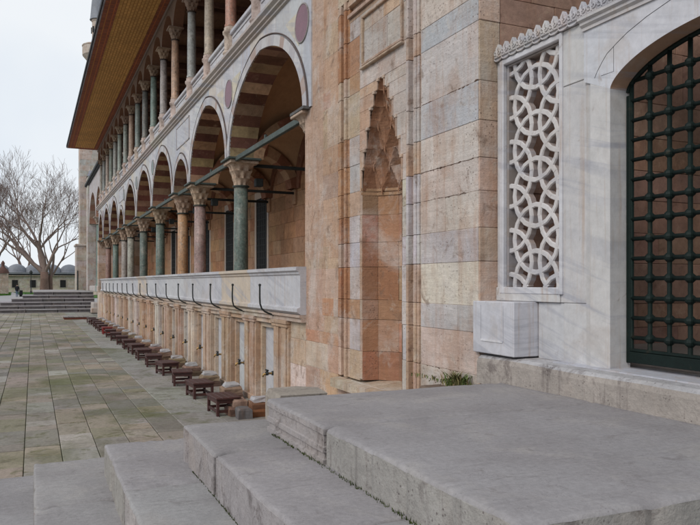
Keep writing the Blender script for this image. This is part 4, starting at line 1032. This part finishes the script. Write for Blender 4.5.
def onwall(px, Y=160): r = (px-350)/712; c, q = math.cos(R(24)), math.sin(R(24)); return Y*(q+r*c)/(c-r*q)
dw = thing('domed_precinct_wall', 'long low stone range with a row of grey lead domes behind the trees', 'building', (-30, 160, 0))
mb = MB(); WC = [-1.87+.45*k for k in range(0, 12)]
for x in range(-110, 14, 1): pass
x = -110.0
wally(mb, 160, -90, 30, -1.9, 1.35, WC, [(.50, .44, .35), (.46, .40, .32), (.52, .47, .40)], 1.0, bw=(1.0, 2.2)); mb.build('wall', 'limestone', dw)
mb = MB(); mb.box(-90, 30, 159.6, 166, 1.36, 1.56, (.30, .27, .20), .03); mb.build('ledge', 'limestone', dw)
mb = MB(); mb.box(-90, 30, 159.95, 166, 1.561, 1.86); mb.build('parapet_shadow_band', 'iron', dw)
mb = MB(); mb.box(-90, 30, 159.8, 170, 1.861, 2.2); mb.build('lead_roof', 'lead', dw)
for k in range(-14, 5):
    xc = onwall(17+17.4*k, 163); mb = MB(); prof = [(1.95*math.cos(R(a)), 2.2+1.75*math.sin(R(a))) for a in range(0, 90, 10)]+[(.05, 3.96)]
    mb.lathe(xc, 163, prof, 24); mb.build('dome', 'lead', dw)
for xw in [onwall(p) for p in (33, 15, 63, -8, -30, -60)]:
    mb = MB(); mb.box(xw-.75, xw+.75, 159.93, 160.1, -1.0, .75, (.40, .36, .31), .02); o = mb.build('window', 'limestone', dw)
    mb = MB(); mb.box(xw-.55, xw+.55, 159.9, 160, -.9, .62); mb.build('pane', 'dark_glass', o)

def grow(mb, p, d, r, L, depth, rnd, col, minr=.017, spread=.5, upk=.12, forks=None):
    pts = [p.copy()]; rads = [r]; n = 4 if depth > 2 else 3; cur = p.copy(); dd = d.copy()
    for k in range(n):
        dd = (dd+Vector((rnd.uniform(-1, 1), rnd.uniform(-1, 1), rnd.uniform(-.8, .8)))*.19+Vector((0, 0, upk*.3))).normalized()
        cur = cur+dd*L/n; pts.append(cur.copy()); rads.append(max(minr, r*(1-.34*(k+1)/n)))
    sides = 10 if r > .3 else 6 if r > .08 else 4 if r > .035 else 3
    mb.tube(pts, rads, sides, col, caps=False)
    if depth == 0: return
    nb = rnd.choice((2, 3, 3)) if depth > 1 else rnd.choice((3, 4))
    a0 = rnd.uniform(0, 6.28)
    for b in range(nb):
        a = a0+6.28*b/nb+rnd.uniform(-.5, .5); o1 = dd.orthogonal().normalized(); o2 = dd.cross(o1)
        s = rnd.uniform(spread*.55, spread*1.15); nd = (dd+(o1*math.cos(a)+o2*math.sin(a))*s+Vector((0, 0, upk))).normalized()
        k = len(pts)-1 if b == 0 else rnd.choice((len(pts)-1, len(pts)-2))
        grow(mb, pts[k], nd, rads[k]*rnd.uniform(.6, .8), L*rnd.uniform(.66, .86), depth-1, rnd, col, minr, spread, upk)
def tree(name, label, x, y, h, r, seed, depth=7, limbs=None, group='bare trees beyond the yard'):
    rnd = random.Random(seed); t = thing(name, label, 'tree', (x, y, 0), group); col = (.20, .145, .125)
    mt = MB(); base = Vector((x, y, -G)); hh = h*.14
    mt.tube([base, base+Vector((0, 0, hh*.12)), base+Vector((.0, 0, hh*.6)), base+Vector((0, 0, hh*1.05))], [r*1.35, r*1.05, r*.9, r*.88], 14, (.15, .095, .075))
    mt.build('trunk', 'bark', t)
    mc = MB()
    for (dv, rr, LL) in limbs: grow(mc, base+Vector((0, 0, hh*.9)), Vector(dv).normalized(), r*rr, LL, depth, rnd, col, spread=.52)
    mc.build('crown', 'bark', t)
# right vector of the picture is (c,-s): limbs listed in picture directions
c_, s_ = math.cos(R(24)), math.sin(R(24))
def pv(u, z, d=0): return (u*c_+d*s_, -u*s_+d*c_, z)
tx, ty = far(44.5, 131); tree('plane_tree', 'largest bare plane tree with a thick forked trunk left of the building', tx, ty, 26.5, .80, 7, 6,
     [(pv(.05, 1, .1), .62, 6.4), (pv(-.55, 1, -.1), .55, 6.2), (pv(-1.0, .9, .2), .42, 6.6), (pv(.42, 1, -.3), .42, 5.6), (pv(-.25, 1, .5), .5, 6.4)])
tx, ty = far(50.5, 132); tree('bare_tree', 'slimmer bare tree directly right of the thick forked trunk', tx, ty, 22, .42, 19, 6, [(pv(.1, 1, .1), .7, 5.3), (pv(.7, 1, .1), .5, 4.6), (pv(.3, 1, -.4), .5, 5.0)])
tx, ty = far(25, 176); tree('bare_tree', 'bare many-stemmed tree behind the domes near the left edge', tx, ty, 20, .6, 23, 6, [(pv(.25, 1, 0), .6, 5.2), (pv(-.35, 1, .2), .6, 5.2), (pv(-.05, 1, -.3), .6, 5.4)])
tx, ty = far(-8, 136); tree('bare_tree', 'bare tree at the left edge of the picture whose limbs lean right', tx, ty, 22, .6, 31, 6, [(pv(.5, 1, 0), .6, 5.4), (pv(-.5, 1, .2), .6, 5.2), (pv(.1, 1, -.3), .6, 5.4)])

mb = MB(); lx, ly = far(31, 128); lp = thing('lamp_post', 'thin dark lamp post in front of the domed wall', 'lamp post', (lx, ly, 0))
mb.lathe(lx, ly, [(.16, -1.87), (.16, -1.5), (.08, -1.4), (.06, 1.4)], 8); mb.build('pole', 'iron', lp)
mb = MB(); mb.lathe(lx, ly, [(.08, 1.4), (.22, 1.55), (.28, 2.0), (.05, 2.3)], 8); mb.build('lantern', 'iron', lp)
gx, gy = far(3, 118); gp = thing('gate_pier', 'stone gate pier with dark domed cap at the left edge', 'pier', (gx, gy, 0))
mb = MB(); wally(mb, gy-.7, gx-.8, gx+.8, -1.87, 1.6, WC, [(.34, .28, .23)], 1.5, bw=(.8, 1.5)); mb.build('shaft', 'limestone', gp)
mb = MB(); mb.lathe(gx, gy, [(.95, 1.6), (.95, 1.75), (.75, 2.2), (.35, 2.6), (.22, 2.9), (.3, 3.3), (.08, 3.7)], 12, (.10, .05, .04)); mb.build('cap', 'dark_wood', gp)

def person(name, label, x, y, rz, coat, legs, hairc):
    t = thing(name, label, 'person', (x, y, 0), 'people walking on the far path', world=False, rz=rz)
    V = [(0, 0, .95), (0, 0, 1.15), (0, .0, 1.38), (0, .01, 1.5), (0, .02, 1.63), (.10, 0, .9), (.12, .10, .5), (.12, .02, .08), (.12, .14, .03), (-.10, 0, .9), (-.13, -.08, .48), (-.12, -.22, .1), (-.12, -.12, .03),
         (.19, 0, 1.38), (.25, -.04, 1.12), (.23, .08, .88), (.22, .12, .78), (-.19, 0, 1.38), (-.25, .04, 1.12), (-.23, .16, .9), (-.22, .2, .8)]
    E = [(0, 1), (1, 2), (2, 3), (3, 4), (0, 5), (5, 6), (6, 7), (7, 8), (0, 9), (9, 10), (10, 11), (11, 12), (2, 13), (13, 14), (14, 15), (15, 16), (2, 17), (17, 18), (18, 19), (19, 20)]
    rad = [.14, .14, .15, .055, .10, .095, .07, .045, .04, .095, .07, .045, .04, .07, .05, .035, .035, .07, .05, .035, .035]
    me = bpy.data.meshes.new('body'); me.from_pydata(V, E, []); o = bpy.data.objects.new('body', me); scene.collection.objects.link(o); o.parent = t
    sk = o.modifiers.new('skin', 'SKIN'); o.modifiers.new('sub', 'SUBSURF').levels = 1
    for i, r in enumerate(rad): me.skin_vertices[0].data[i].radius = (r, r)
    me.skin_vertices[0].data[0].use_root = True
    m = bpy.data.materials.new(name+'_cloth'); m.use_nodes = True; nt = m.node_tree; b = nt.nodes['Principled BSDF']; b.inputs['Roughness'].default_value = .9
    tc = nt.nodes.new('ShaderNodeTexCoord'); sx = nt.nodes.new('ShaderNodeSeparateXYZ'); nt.links.new(tc.outputs['Object'], sx.inputs[0]); rp = nt.nodes.new('ShaderNodeValToRGB'); rp.color_ramp.interpolation = 'CONSTANT'
    mr = nt.nodes.new('ShaderNodeMath'); mr.operation = 'DIVIDE'; mr.inputs[1].default_value = 2; nt.links.new(sx.outputs[2], mr.inputs[0]); nt.links.new(mr.outputs[0], rp.inputs[0])
    e = rp.color_ramp.elements; e[0].position = 0; e[0].color = (.02, .02, .02, 1); e[1].position = .05; e[1].color = (*legs, 1)
    q = e.new(.43); q.color = (*coat, 1); q = e.new(.74); q.color = (.45, .28, .2, 1)
    nt.links.new(rp.outputs[0], b.inputs['Base Color']); me.materials.append(m)
    mb = MB(); mb.lathe(0, 0, [(.17, .78), (.19, .9), (.2, 1.1), (.22, 1.35), (.10, 1.47)], 14, coat); mb.build('coat', 'cloth', t, off=0)
    mb = MB(); mb.lathe(0, 0, [(.115, 1.6), (.13, 1.68), (.11, 1.76), (.03, 1.8)], 12, hairc); mb.build('hair', 'cloth', t, off=0)
    return t
wx, wy = far(17.2, 95); person('person', 'distant walker in a black coat and blue trousers on the far path', wx, wy, R(200), (.01, .01, .014), (.06, .09, .16), (.015, .012, .01))
mb = MB(); bx, by = far(21, 97)
mb.box(bx-.22, bx+.22, by-.15, by+.15, -1.72, -.98, (.012, .012, .014), .06); 
o = mb.build('wheeled_bag', 'cloth'); tag(o, 'black upright bag standing beside the distant walker', 'bag')
mb = MB(); mb.tube([(bx-.1, by, -.98), (bx-.1, by, -.75), (bx+.1, by, -.75), (bx+.1, by, -.98)], .015, 6); mb.tube([(bx-.2, by+.1, -1.79), (bx+.2, by+.1, -1.79)], .07, 8); mb.build('handle', 'iron', o)
for o in bpy.data.objects:
    if '_world' in o: del o['_world']
